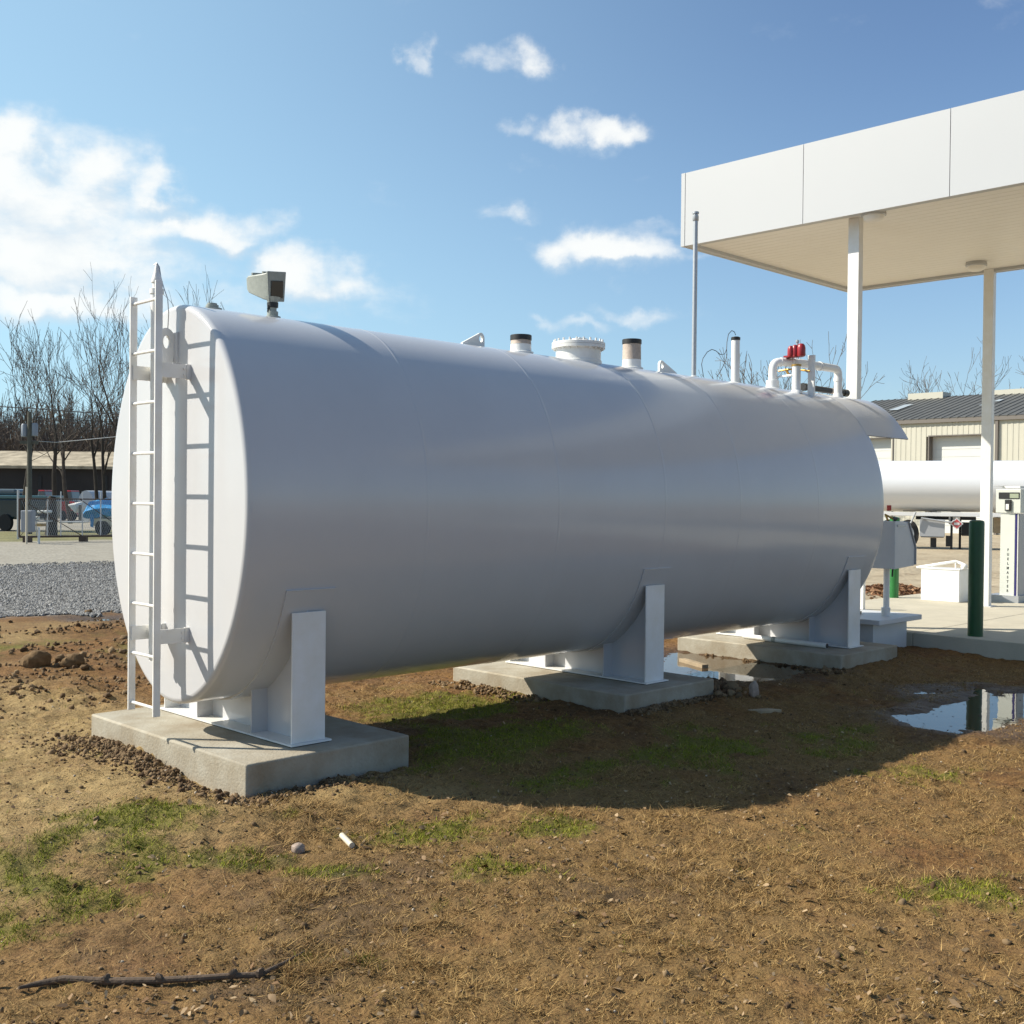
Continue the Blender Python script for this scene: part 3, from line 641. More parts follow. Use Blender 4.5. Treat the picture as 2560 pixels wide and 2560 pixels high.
# red valve can on the run
rc = on(*C3(600, 265), 0, xB); rz = rc[2]
rv = MB()
for dx, dy, r, h in ((0, .075, .036, .115), (-.02, .015, .034, .12), (-.045, .05, .030, .11), (.0, -.045, .044, .13), (.04, -.01, .038, .128)):
    rv.lathe([(r * .9, -.002), (r, .012), (r, h * .62), (r * .86, h * .84), (r * .55, h * .97), (r * .2, h)], (rc[0] + dx, rc[1] + dy, rz), 18)
rv.box(rc[0] - .055, rc[0] + .05, rc[1] + .0, rc[1] + .13, rz - .005, rz + .012)
rvo = rv.build('relief_valve', 'red', tank)
MB().lathe([(.012, 0), (.012, .03), (.018, .032), (.018, .05), (.008, .06)], (rc[0], rc[1] + .0, rz + .112), 10).build('valve_stem', 'galv', rvo)
# square post and the black cross pipe
xc_, yc_ = 7.0, on(*C3(850, 870), 0, 7.0)[1]
MB().box(xc_, xc_ + .03, yc_ - .01, yc_ + .062, topz(yc_) - .03, on(*C3(845, 240), 0, 7.0)[2]).build('square_post', 'white', tank, bevel=.003)
q0 = on(*C3(700, 755), 1, .12); q1 = on(*C3(1395, 850), 1, .12); q1[2] = q0[2]
bk = MB().tube([q0, q1], .033, 18); cr = bk.build('cross_pipe', 'black', tank)
MB().tube([q0 + (q1 - q0) * .60, q0 + (q1 - q0) * .68], .034, 18).build('pipe_band', 'rusty', cr)
MB().tube([q0 + (q1 - q0) * .0 - np.array([.02, 0, 0]), q0 + (q1 - q0) * .04], .042, 18).build('pipe_collar', 'black', cr)
MB().tube([q1 - np.array([.08, 0, 0]), q1], .042, 18).build('pipe_collar', 'black', cr)

# floodlight on the crown
fx = .70; z0 = topz(0); F1 = lambda a, b: (600 + a * .072464, 660 + b * .072464)
fl = thing('floodlight', (fx, 0, z0), 'grey green floodlight with dark glass on a short neck atop the tank', 'floodlight')
zf = lambda b: on(*F1(1100, b), 1, 0)[2]
MB().lathe([(.055, -.01), (.052, .012), (.036, .016), (.036, zf(1640) - z0), (.026, zf(1630) - z0), (.026, zf(1510) - z0)], (fx, 0, z0), 20).build('mount_flange', 'cast', fl)
MB().lathe([(.036, zf(1500) - z0), (.037, zf(1340) - z0)], (fx, 0, z0), 20).build('neck_joint', 'black', fl)
MB().lathe([(.034, zf(1335) - z0), (.038, zf(1250) - z0), (.05, zf(1150) - z0)], (fx, 0, z0), 20).build('neck', 'cast', fl)
# housing: faces +X-ish and a little to the camera, built as a tapering box
F_ = np.array([.18, -.96, -.14]); F_ /= np.linalg.norm(F_); Rr = np.cross(F_, [0, 0, 1]); Rr /= np.linalg.norm(Rr); Uu = np.cross(Rr, F_)
tilt = .13; Rr2 = Rr * math.cos(tilt) - Uu * math.sin(tilt); Uu2 = Uu * math.cos(tilt) + Rr * math.sin(tilt)
fc = at(*F1(1230, 780), (np.array([fx, 0, 3.1]) - CP) @ FW); HW, HH = .074, .090
def rect(c, w, h, s=1): return [c + Rr2 * a * w * s + Uu2 * b * h * s for a, b in ((-1, -1), (1, -1), (1, 1), (-1, 1))]
def rect(c, w, h, s=1): return [c + Rr2 * a * w * (.84 if b < 0 else 1) + Uu2 * b * h for a, b in ((-1, -1), (1, -1), (1, 1), (-1, 1))]
f0 = rect(fc, HW, HH); b0 = rect(fc - F_ * .05 + Uu2 * -.004, HW * 1.0, HH * .92); b1 = rect(fc - F_ * .20 + Uu2 * .004, HW * .8, HH * .62); b2 = rect(fc - F_ * .235 + Uu2 * .006, HW * .6, HH * .42)
hb = MB(); Vv = f0 + b0 + b1 + b2; Fs = [(0, 1, 2, 3)]
for i in range(3):
    for k in range(4): Fs.append((4 * i + k, 4 * i + (k + 1) % 4, 4 * i + 4 + (k + 1) % 4, 4 * i + 4 + k))
Fs.append((12, 13, 14, 15)); hb.add(Vv, Fs)
hou = hb.build('housing', 'cast', fl, smooth=20, bevel=.008)
fr = MB(); _a = rect(fc, HW + .007, HH + .007); fr.add(_a + [p + F_ * .012 for p in _a], [(0, 1, 2, 3), (7, 6, 5, 4), (0, 4, 5, 1), (1, 5, 6, 2), (2, 6, 7, 3), (3, 7, 4, 0)]); fr.build('lens_rim', 'cast', hou, bevel=.004)
MB().obox(fc + F_ * .013 - Uu2 * .018, Rr2 * (HW - .020), Uu2 * (HH - .034), F_ * .003).build('lens', 'glass_dark', hou, bevel=.006)
for t in (.07, .17): MB().obox(fc - F_ * t + Uu2 * (HH * .80 - t * .12), Rr2 * .05, Uu2 * .03, F_ * .006).build('cooling_fin', 'cast', hou)
MB().tube([fc - Uu2 * (HH + .03) + Rr2 * .06, fc - Uu2 * (HH + .075) + Rr2 * .066], .006, 6).build('clamp_bolt', 'black', fl)
MB().tube([fc - Uu2 * (HH + .052) + Rr2 * .02, fc - Uu2 * (HH + .052) + Rr2 * .07], .005, 6).build('clamp_bolt', 'black', fl)

# ------------------------------------------------------------------ canopy
AX, AY, AB, AT, AD = 8.30, 2.377, 4.85, 5.78, 4.33; YE = -9.0
can = thing('canopy', (AX + AD / 2, (AY + YE) / 2, PADZ), 'white flat roofed filling station canopy with tall plain fascia panels', 'canopy')
ys_ = [AY - .06, .62, -1.13, -2.88, -4.63, -6.38, -8.13, YE + .06]
for i in range(len(ys_) - 1):
    MB().box(AX, AX + .03, ys_[i + 1] + .004, ys_[i] - .004, AB, AT).build('fascia_panel', 'canopy', can, smooth=0)
    MB().box(AX + AD - .03, AX + AD, ys_[i + 1] + .004, ys_[i] - .004, AB, AT).build('fascia_panel', 'canopy', can, smooth=0)
for i in range(3):
    a = AX + .06 + i * (AD - .12) / 3; b = a + (AD - .12) / 3 - .006
    for y0 in (AY - .03, YE): MB().box(a, b, y0, y0 + .03, AB, AT).build('fascia_panel', 'canopy', can, smooth=0)
for x in (AX - .002, AX + AD - .056):
    for y in (AY - .056, YE - .002): MB().box(x, x + .058, y, y + .058, AB - .002, AT + .002).build('corner_trim', 'canopy', can, smooth=0)
MB().box(AX + .034, AX + AD - .034, YE + .034, AY - .034, AT - .14, AT - .03).build('roof_deck', 'galv', can, smooth=0)
MB().box(AX + .031, AX + .036, YE + .06, AY - .06, AB + .02, AT - .15).build('backing', 'trimgrey', can, smooth=0)
# bottom lip and ribbed soffit
lp = MB()
for a, b, c, d in ((AX + .031, AX + .11, YE + .031, AY - .031), (AX + AD - .11, AX + AD - .031, YE + .031, AY - .031)): lp.box(a, b, c, d, AB + .004, AB + .052)
for c, d in ((AY - .11, AY - .031), (YE + .031, YE + .11)): lp.box(AX + .1102, AX + AD - .1102, c, d, AB + .004, AB + .052)
lp.build('lip', 'canopy', can, smooth=0)
sf = MB(); x = AX + .112; vs_ = []
prof = []
while x < AX + AD - .112 - .1:
    prof += [(x, .045), (x + .008, .050), (x + .016, .045)]; x += .145
prof.append((AX + AD - .112, .045))
for (xx, zz_) in prof: vs_ += [(xx, YE + .1, AB + zz_), (xx, AY - .1, AB + zz_)]
sf.add(vs_, [(2 * i, 2 * i + 1, 2 * i + 3, 2 * i + 2) for i in range(len(prof) - 1)])
sf.build('soffit', 'soffit', can, smooth=0)
for (x, y) in ((8.60, .06), (12.50, .09), (8.60, -6.5), (12.50, -6.5)):
    c_ = MB().box(x, x + .10, y, y + .14, PADZ, AB + .044).build('column', 'white', can, smooth=0, bevel=.006)
    MB().box(x - .05, x + .15, y - .05, y + .19, PADZ, PADZ + .012).build('base_plate', 'canopy', c_, smooth=0)
def canopy_light(x, y, lb):
    t = thing('ceiling_light', (x, y, AB + .045), lb, 'ceiling light', 'ceiling lights under the canopy')
    MB().lathe([(.13, 0), (.14, -.03), (.14, -.05), (.125, -.055)], (x, y, AB + .045), 32).build('housing', 'canopy', t)
    MB().lathe([(.12, -.056), (.11, -.09), (.08, -.115), (.03, -.125)], (x, y, AB + .045), 32).build('diffuser', 'soffit', t)
pl1 = on(1660 + 1125 * .4658, 200 + 735 * .4658, 2, AB - .02); pl2 = on(1660 + 1692 * .4658, 200 + 1010 * .4658, 2, AB - .02)
canopy_light(pl1[0], pl1[1], 'round white canopy light beside the top of the nearer column')
canopy_light(pl2[0] - .1, pl2[1], 'round white canopy light in front of the farther column')
canopy_light(pl2[0] - .1, pl2[1] - 3.2, 'round white canopy light far right under the roof')

# ------------------------------------------------------------------ objects on the pad
def bollard(x, y, r, zt_, m_, lb):
    t = thing('bollard', (x, y, PADZ), lb, 'bollard', 'green bollards by the pad')
    MB().lathe([(r, 0), (r, zt_ - PADZ - .03), (r * .97, zt_ - PADZ - .012)], (x, y, PADZ), 28).build('post', m_, t, smooth=50)
    MB().lathe([(r * .97, -.012), (r * .8, -.002), (r * .4, .004)], (x, y, zt_), 28).build('cap', m_, t, smooth=50)
bollard(8.91, -1.22, .080, 1.41, 'green', 'dark green steel bollard standing near the pad edge in shade')
b3 = on(2234, 1494, 2, PADZ); bollard(b3[0], b3[1], .072, on(2234, 1293, 0, b3[0])[2], 'ltgreen', 'bright green bollard seen behind the pump cabinet')
# white concrete block with a drop arm on it
bx, by0, by1 = 12.80, .64, 1.22
bt = thing('sump_box', (12.95, .93, PADZ), 'white painted block box with a pipe arm lying over its top', 'box')
MB().box(bx, bx + .33, by0, by1, PADZ, .61).build('body', 'white', bt, bevel=.006, smooth=0)
MB().box(bx - .008, bx + .338, by0 - .008, by1 + .008, .612, .628).build('lid', 'white', bt, smooth=0)
ar = MB(); a0, a1, a2 = [on(2100 + a * .2381, 1200 + b * .2381, 0, 12.95) for a, b in ((810, 918), (1215, 855), (1305, 890))]
ar.tube([a0, a1, a1 + np.array([.02, -.03, -.01]), a2], .022, 12); ar.tube([a1, (a1[0], a1[1], .63)], .012, 8); ar.ball(tuple(a2 - np.array([0, 0, .03])), .05)
ar.build('arm', 'white', bt)
# fuel dispenser
dx, dy0, dy1 = 13.5, .04, .40
dp = thing('fuel_dispenser', (dx + .12, .2, PADZ), 'slim pale grey fuel dispenser with square head and vertical lettering', 'dispenser')
def dz(v): return on(2500, v, 0, dx)[2]
MB().box(dx, dx + .30, .125, .335, dz(1494), dz(1284)).build('body', 'dispenser', dp, bevel=.004, smooth=0)
MB().box(dx + .02, dx + .28, .07, .1245, dz(1494), dz(1284)).build('side_channel', 'grey', dp, smooth=0)
MB().box(dx + .004, dx + .02, .1, .1235, dz(1494), dz(1284)).build('trim', 'blue', dp, smooth=0)
MB().box(dx + .002, dx + .012, .078, .088, dz(1494), dz(1284)).build('trim', 'white', dp, smooth=0)
hd_ = MB().box(dx - .02, dx + .30, dy0, dy1, dz(1282), dz(1223)).build('head', 'dispenser', dp, bevel=.006, smooth=0)
Uy = lambda u: on(u, 1250, 0, dx - .02)[1]
MB().box(dx - .026, dx - .019, Uy(2549), Uy(2497), dz(1247), dz(1231)).build('display_bezel', 'black', hd_, smooth=0)
MB().box(dx - .030, dx - .0262, Uy(2547), Uy(2525), dz(1245), dz(1234)).build('display', 'screen', hd_, smooth=0)
MB().box(dx - .05, dx - .019, Uy(2529), Uy(2514), dz(1277), dz(1249)).build('nozzle_pocket', 'black', hd_, bevel=.004, smooth=0)
MB().box(dx - .058, dx - .0505, Uy(2525), Uy(2517), dz(1274), dz(1260)).build('handle', 'white', hd_, bevel=.003, smooth=0)
MB().box(dx + .03, dx + .25, dy0 + .03, dy1 - .07, dz(1221) + .004, dz(1215)).build('top_sign', 'white', dp, smooth=0)
MB().box(dx + .0, dx + .28, .31, .44, dz(1216), dz(1216) + .01).build('top_bar', 'grey', dp, smooth=0)
bs = MB().box(dx - .08, dx + .34, .03, .50, PADZ + .085, PADZ + .10).box(dx - .08, dx - .07, .03, .50, PADZ, PADZ + .0848).box(dx - .07, dx + .34, .03, .045, PADZ, PADZ + .0848).box(dx - .07, dx + .34, .48, .5, PADZ, PADZ + .0848)
bs.build('base_frame', 'galv', dp, smooth=0)
# lettering down the dispenser
def lettering(word, x, y, ztop, zstep, size, parent):
    deps = None; mb = MB()
    for i, ch in enumerate(word):
        cu = bpy.data.curves.new('t', 'FONT'); cu.body = ch; cu.size = size; cu.align_x = 'CENTER'; cu.align_y = 'CENTER'; cu.extrude = .0006; cu.offset = .002
        o = bpy.data.objects.new('t', cu); COL.objects.link(o); bpy.context.view_layer.update()
        me = o.evaluated_get(bpy.context.evaluated_depsgraph_get()).to_mesh()
        vs_ = [(x - v.co.z, y - v.co.x * .8, ztop - i * zstep + v.co.y) for v in me.vertices]; mb.add(vs_, [tuple(p.vertices) for p in me.polygons])
        o.to_mesh_clear(); bpy.data.objects.remove(o); bpy.data.curves.remove(cu)
    return mb.build('lettering', 'black', parent, smooth=0)
lettering('FUELMASTER', dx - .001, on(2519.5, 1420, 0, dx)[1], dz(1374), (dz(1374) - dz(1476)) / 9, .052, dp)

# pump cabinet behind the hood
pc_ = thing('pump_cabinet', (8.5, -.4, .3), 'grey steel pump cabinet with slanted front on a post beneath the hood', 'cabinet')
prof = [(8.25, .865), (8.73, .89), (8.73, 1.10), (8.56, 1.375), (8.44, 1.39), (8.25, 1.39)]
MB().prism(prof, 1, -.60, -.10).build('housing', 'cab', pc_, smooth=0, bevel=.006)
MB().prism([(8.745, .90), (8.745, 1.10), (8.572, 1.385), (8.56, 1.38), (8.732, 1.10), (8.732, .90)], 1, -.615, -.09).build('door', 'grey', pc_, smooth=0)
MB().box(8.30, 8.5, -.609, -.601, 1.33, 1.355).build('vent_slot', 'galv', pc_, smooth=0)
MB().tube([(8.43, -.42, .31), (8.43, -.42, .87)], .034, 16).build('post', 'white', pc_)
MB().tube([(8.30, -.55, .78), (8.29, -.56, .87)], .010, 8).build('drain', 'black', pc_)
st = thing('pump_platform', (8.2, -.15, 0), 'thin grey concrete deck on a box base under the pump cabinet', 'platform')
MB().box(7.70, 8.70, -.71, .55, .295, .35).build('deck', 'cab', st, bevel=.006, smooth=0)
MB().box(7.78, 8.56, -.60, .45, -.06, .2945).build('base', 'cab', st, smooth=0)
sb = solo(MB().lathe([(.045, 0), (.05, .09), (.046, .092)], (8.22, -.52, .3505), 20), 'bucket', 'white', 'small white bucket standing on the deck under the pump cabinet', 'bucket')
solo(MB().obox((7.95, -.2, .366), (.24, .05, 0), (-.02, .09, 0), (0, 0, .015)), 'plank', 'wood', 'pale flat board lying on the deck under the cabinet', 'plank')
wp = on(2155, 1520, 2, .16); solo(MB().box(wp[0] - .03, wp[0] + .03, wp[1] - .03, wp[1] + .03, .0, on(2155, 1440, 0, wp[0])[2]), 'short_post', 'white', 'short white square post behind the far end of the tank', 'post')
# hoses on the cabinet
hs = thing('hose_bundle', (8.4, -.3, 1.39), 'tangle of orange and green hose ends on top of the cabinet', 'hose')
for c, cl in (('brass', [(8.28, -.5, 1.40), (8.32, -.45, 1.46), (8.40, -.47, 1.43), (8.46, -.4, 1.45), (8.5, -.48, 1.40)]), ('black', [(8.35, -.55, 1.40), (8.42, -.5, 1.43), (8.5, -.5, 1.42), (8.54, -.44, 1.40)])):
    MB().tube(cl, .012, 8).build('hose', c, hs)

# pipe lying on the far footing, plank in the puddle, scraps
pq0 = on(1860, 1590, 2, ZS + .028); pq1 = on(1600 + 1290 * .3623, 1380 + 648 * .3623, 2, ZS + .028)
pf = thing('loose_pipe', ((pq0[0] + pq1[0]) / 2, (pq0[1] + pq1[1]) / 2, ZS), 'loose white pipe lying on the far footing beside the saddle', 'pipe')
MB().tube([pq0, pq1], .027, 16).build('pipe', 'white', pf)
pm = pq0 + (pq1 - pq0) * .38; dd = (pq1 - pq0) / np.linalg.norm(pq1 - pq0); MB().tube([pm - dd * .02, pm + dd * .02], .031, 16).build('coupling', 'cast', pf)
MB().tube([pq1 - dd * .002, pq1 + dd * .002], .024, 16).build('open_end', 'black', pf)
k0 = on(1600 + 290 * .3623, 1380 + 745 * .3623, 2, -.02); k1 = on(1600 + 450 * .3623, 1380 + 790 * .3623, 2, -.02); kd = (k1 - k0) / 2; kp = np.cross([0, 0, 1], kd); kp = kp / np.linalg.norm(kp)
solo(MB().obox((k0 + k1) / 2, kd, kp * .035, (0, 0, .018)), 'plank', 'wood', 'short sawn timber lying in the puddle between the footings', 'plank', bevel=.002)
def gz(x, y): return float(height(np.array([x]), np.array([y]))[0])
s0 = on(1600 + 790 * .3623, 1380 + 1110 * .3623, 2, -.07); s1 = on(1600 + 930 * .3623, 1380 + 1100 * .3623, 2, -.07); sd_ = (s1 - s0) / 2
solo(MB().obox((s0 + s1) / 2 + np.array([0, 0, .008]), sd_, np.array([-.3, .95, 0]) * .055, (0, 0, .014)), 'plank', 'wood', 'weathered board scrap lying in the tank shadow near the middle footing', 'plank', bevel=.003)
sx = on(1600 + 785 * .3623, 1380 + 1030 * .3623, 2, -.06)
solo(MB().ball((sx[0], sx[1], gz(sx[0], sx[1]) + .05), (.045, .04, .075), 14, 10, .12), 'stone', 'stone', 'upright pale stone in the shade past the middle footing', 'stone')
sx = on(563 * 1.325, 1598 * 1.325, 2, -.075)
solo(MB().ball((sx[0], sx[1], gz(sx[0], sx[1]) + .02), (.034, .030, .031), 16, 12, .07), 'stone', 'stone', 'round pinkish stone on the dirt below the near footing', 'stone')
a_, b_ = on(645 * 1.325, 1572 * 1.325, 2, -.06), on(664 * 1.325, 1587 * 1.325, 2, -.06)
za = gz(a_[0], a_[1]) + .02
solo(MB().tube([(a_[0], a_[1], za), (b_[0], b_[1], gz(b_[0], b_[1]) + .018)], .0145, 14), 'pipe_scrap', 'pvc', 'short cream pipe offcut lying right of the round stone', 'pipe')
# dead branch in the foreground
br_pts = [on(u * 1.325, v * 1.325, 2, -.078) for u, v in ((35, 1862), (70, 1850), (120, 1846), (200, 1850), (300, 1850), (380, 1848), (440, 1843), (490, 1838), (515, 1826), (540, 1812), (575, 1793))]
bp2 = [(p[0], p[1], gz(p[0], p[1]) + .016) for p in br_pts]
bb = thing('fallen_branch', bp2[5], 'long dark dead branch lying across the foreground grass', 'branch')
MB().tube(bp2, [.005, .010, .0125, .0125, .0115, .011, .0105, .010, .0085, .006, .003], 10).build('limb', 'stick', bb)
for i in (3, 4, 6, 7): MB().ball((bp2[i][0], bp2[i][1], bp2[i][2] + .008), (.016, .014, .016), 8, 6, .15).build('knot', 'stick', bb)
# big clods left of the tank
for (u, v, s_, lb) in ((89, 1676, .17, 'large flat topped dirt clod far left of the tank'), (182, 1676, .13, 'blocky dirt clod right of the flat topped one'), (150, 1668, .08, 'small rough clod between the two larger ones')):
    c = on(u, v, 2, 0); solo(MB().ball((c[0], c[1], gz(c[0], c[1]) + s_ * .28), (s_ * .75, s_ * .6, s_ * .52), 16, 12, .10), 'dirt_clod', 'clod', lb, 'clod')

# ------------------------------------------------------------------ loose soil, litter and grass (uncountable)
def scatter_mesh(name, V, F, mats, label=None, colors=None, parent=None, smooth=False):
    me = bpy.data.meshes.new(name); V = np.asarray(V, np.float32); F = np.asarray(F, np.int32); k = F.shape[1]
    me.vertices.add(len(V)); me.vertices.foreach_set('co', V.ravel()); me.loops.add(F.size); me.loops.foreach_set('vertex_index', F.ravel())
    me.polygons.add(len(F)); me.polygons.foreach_set('loop_start', np.arange(0, F.size, k, dtype=np.int32)); me.polygons.foreach_set('loop_total', np.full(len(F), k, np.int32))
    if smooth: me.polygons.foreach_set('use_smooth', np.ones(len(F), bool))
    me.update()
    if colors is not None:
        a = me.attributes.new('tint', 'FLOAT_COLOR', 'POINT'); c = np.c_[colors, np.ones(len(colors))].astype(np.float32); a.data.foreach_set('color', c.ravel())
    me.materials.append(mats); o = bpy.data.objects.new(name, me); COL.objects.link(o); o['kind'] = 'stuff'
    if label: o['label'] = label; o['category'] = name.replace('_', ' ')
    return o
def tint_mat(name, rough=.8, trans=0, bump=0):
    Mt = bpy.data.materials.new(name); Mt.use_nodes = True; nt = Mt.node_tree; b = nt.nodes['Principled BSDF']; a = nt.nodes.new('ShaderNodeAttribute'); a.attribute_name = 'tint'
    nt.links.new(a.outputs['Color'], b.inputs['Base Color']); b.inputs['Roughness'].default_value = rough; b.inputs['Specular IOR Level'].default_value = .2
    return Mt
def in_view(n, rmin, rmax, margin=.06):
    a = RNG.uniform(-.455, .455, n); r = rmin * (rmax / rmin) ** RNG.random(n)
    f = FW[:2] / np.linalg.norm(FW[:2]); rt = np.array([f[1], -f[0]])
    p = CP[:2] + r[:, None] * f + (r * np.tan(a) * 1.08)[:, None] * rt
    return p[:, 0], p[:, 1], r
def clear(x, y):
    ok = np.ones(len(x), bool)
    for x0 in SLABX: ok &= ~((x > x0 - .012) & (x < x0 + SLABW + .012) & (np.abs(y) < SY + .012))
    ok &= ~((x > 8.6) & (x < 14.55) & (y < 1.8)); ok &= ~((x > 7.7) & (x < 8.7) & (y > -.7) & (y < .6))
    for lv, poly in PUD: ok &= sdpoly(x, y, poly) + (fbm(x * 7, y * 7, 200 + PUD.index((lv, poly)), 4) - .5) * .26 > .01
    return ok
def grass():
    n = 900000; x, y, r = in_view(n, 3.4, 16)
    g, d, gr, ya = zones(x, y)
    cl = fbm(x * 22, y * 22, 801, 2)
    keep = clear(x, y) & (gr < .3) & (ya < .3) & (y < 3.2)
    pg = g * .70 * sstep(.25, .60, cl); pd = d * .75 * sstep(.40, .64, cl) + .05
    u = RNG.random(n); isg = keep & (u < pg); isd = keep & ~isg & (RNG.random(n) < pd)
    for sel, nm in ((isg, 'g'), (isd, 'd')):
        X, Y, Rr_ = x[sel], y[sel], r[sel]; k = len(X); Z = height(X, Y)
        if nm == 'g':
            h = RNG.uniform(.012, .036, k); w = RNG.uniform(.0016, .0032, k) * (1 + .10 * Rr_)
            lean = RNG.normal(0, .55, (k, 2)); c0 = np.array([.10, .12, .006]); c1 = np.array([.31, .32, .028])
            name, lb = 'grass', 'short bright green grass in patches on the dirt'
        else:
            h = RNG.uniform(.005, .022, k) * (1 + 1.3 * sstep(.5, .7, fbm(X * 3, Y * 3, 933, 2))); w = RNG.uniform(.0015, .003, k) * (1 + .10 * Rr_)
            lean = RNG.normal(0, 1.3, (k, 2)); c0 = np.array([.13, .066, .02]); c1 = np.array([.50, .33, .13])
            name, lb = 'dry_grass', 'dead straw coloured grass stubble and thatch over the dirt'
        a = RNG.uniform(0, 2 * np.pi, k); dxy = np.c_[np.cos(a), np.sin(a)] * w[:, None] / 2
        tip = np.c_[X + lean[:, 0] * h, Y + lean[:, 1] * h, Z + h * RNG.uniform(.5, 1, k)]
        m_ = np.c_[X + lean[:, 0] * h * .35, Y + lean[:, 1] * h * .35, Z + h * .55]
        V = np.stack([np.c_[X - dxy[:, 0], Y - dxy[:, 1], Z - .002], np.c_[X + dxy[:, 0], Y + dxy[:, 1], Z - .002], tip], 1).reshape(-1, 3)
        F = np.arange(3 * k).reshape(-1, 3)
        t = RNG.random((k, 1)) ** 1.2; c = c0 * (1 - t) + c1 * t; c *= RNG.uniform(.8, 1.15, (k, 1))
        scatter_mesh(name, V, F, tint_mat(name + '_blades'), lb, np.repeat(c, 3, 0))
grass()
def litter():
    n = 16000; x, y, r = in_view(n, 3.4, 13)
    pn = fbm(x * 2.1, y * 2.1, 900, 3); g, d, gr, ya = zones(x, y)
    k = clear(x, y) & (gr < .2) & (ya < .2) & (y < 1.5) & (RNG.random(n) < sstep(.42, .72, pn + .08 * (x > 0)) * .5 + .03)
    x, y = x[k], y[k]; n = len(x); z = height(x, y); V = []; F = []; C = []
    for i in range(n):
        L_ = random.uniform(.006, .017) * (1.5 if random.random() < .08 else 1); W_ = L_ * random.uniform(.3, .6); a = random.uniform(0, 6.28); cu = random.uniform(-.4, 1.5); tl = random.uniform(-.7, .7); tz = random.uniform(-.6, .6)
        ca, sa = math.cos(a), math.sin(a); o = len(V)
        for (s_, t_) in ((-1, 0), (-.35, -1), (.35, -.8), (1, 0), (.35, .8), (-.35, 1)):
            px, py = s_ * L_, t_ * W_; pz = cu * W_ * t_ * t_ + tl * py + tz * px + .006 + .25 * L_ * s_ * s_ * cu
            V.append((x[i] + ca * px - sa * py, y[i] + sa * px + ca * py, z[i] + max(.001, pz)))
        F.append((o, o + 1, o + 2, o + 5)); F.append((o + 2, o + 3, o + 4, o + 5)); 
        b = random.random(); c = np.array([.17, .095, .045]) * (1 - b) + np.array([.38, .27, .155]) * b
        if random.random() < .45: c = c * .35
        C += [c] * 6
    for lv, poly in PUD[:2]:
        P = np.array(poly)
        for _ in range(150):
            px, py = random.uniform(*sorted((P[:, 0].min(), P[:, 0].max()))), random.uniform(P[:, 1].min(), P[:, 1].max())
            sd = float(sdpoly(np.array([px]), np.array([py]), poly)[0])
            if sd > 0 or random.random() > math.exp(sd * 5): continue
            L_ = random.uniform(.005, .014); a = random.uniform(0, 6.28); o = len(V)
            for (s_, t_) in ((-1, 0), (-.35, -.5), (.35, -.45), (1, 0), (.35, .45), (-.35, .5)):
                V.append((px + math.cos(a) * s_ * L_ - math.sin(a) * t_ * L_, py + math.sin(a) * s_ * L_ + math.cos(a) * t_ * L_, lv + .002 + random.uniform(0, .002)))
            F.append((o, o + 1, o + 2, o + 5)); F.append((o + 2, o + 3, o + 4, o + 5)); C += [np.array([.09, .055, .03])] * 6
    scatter_mesh('leaf_litter', V, F, tint_mat('dead_leaf'), 'dead curled brown leaves strewn over the ground', C)
litter()
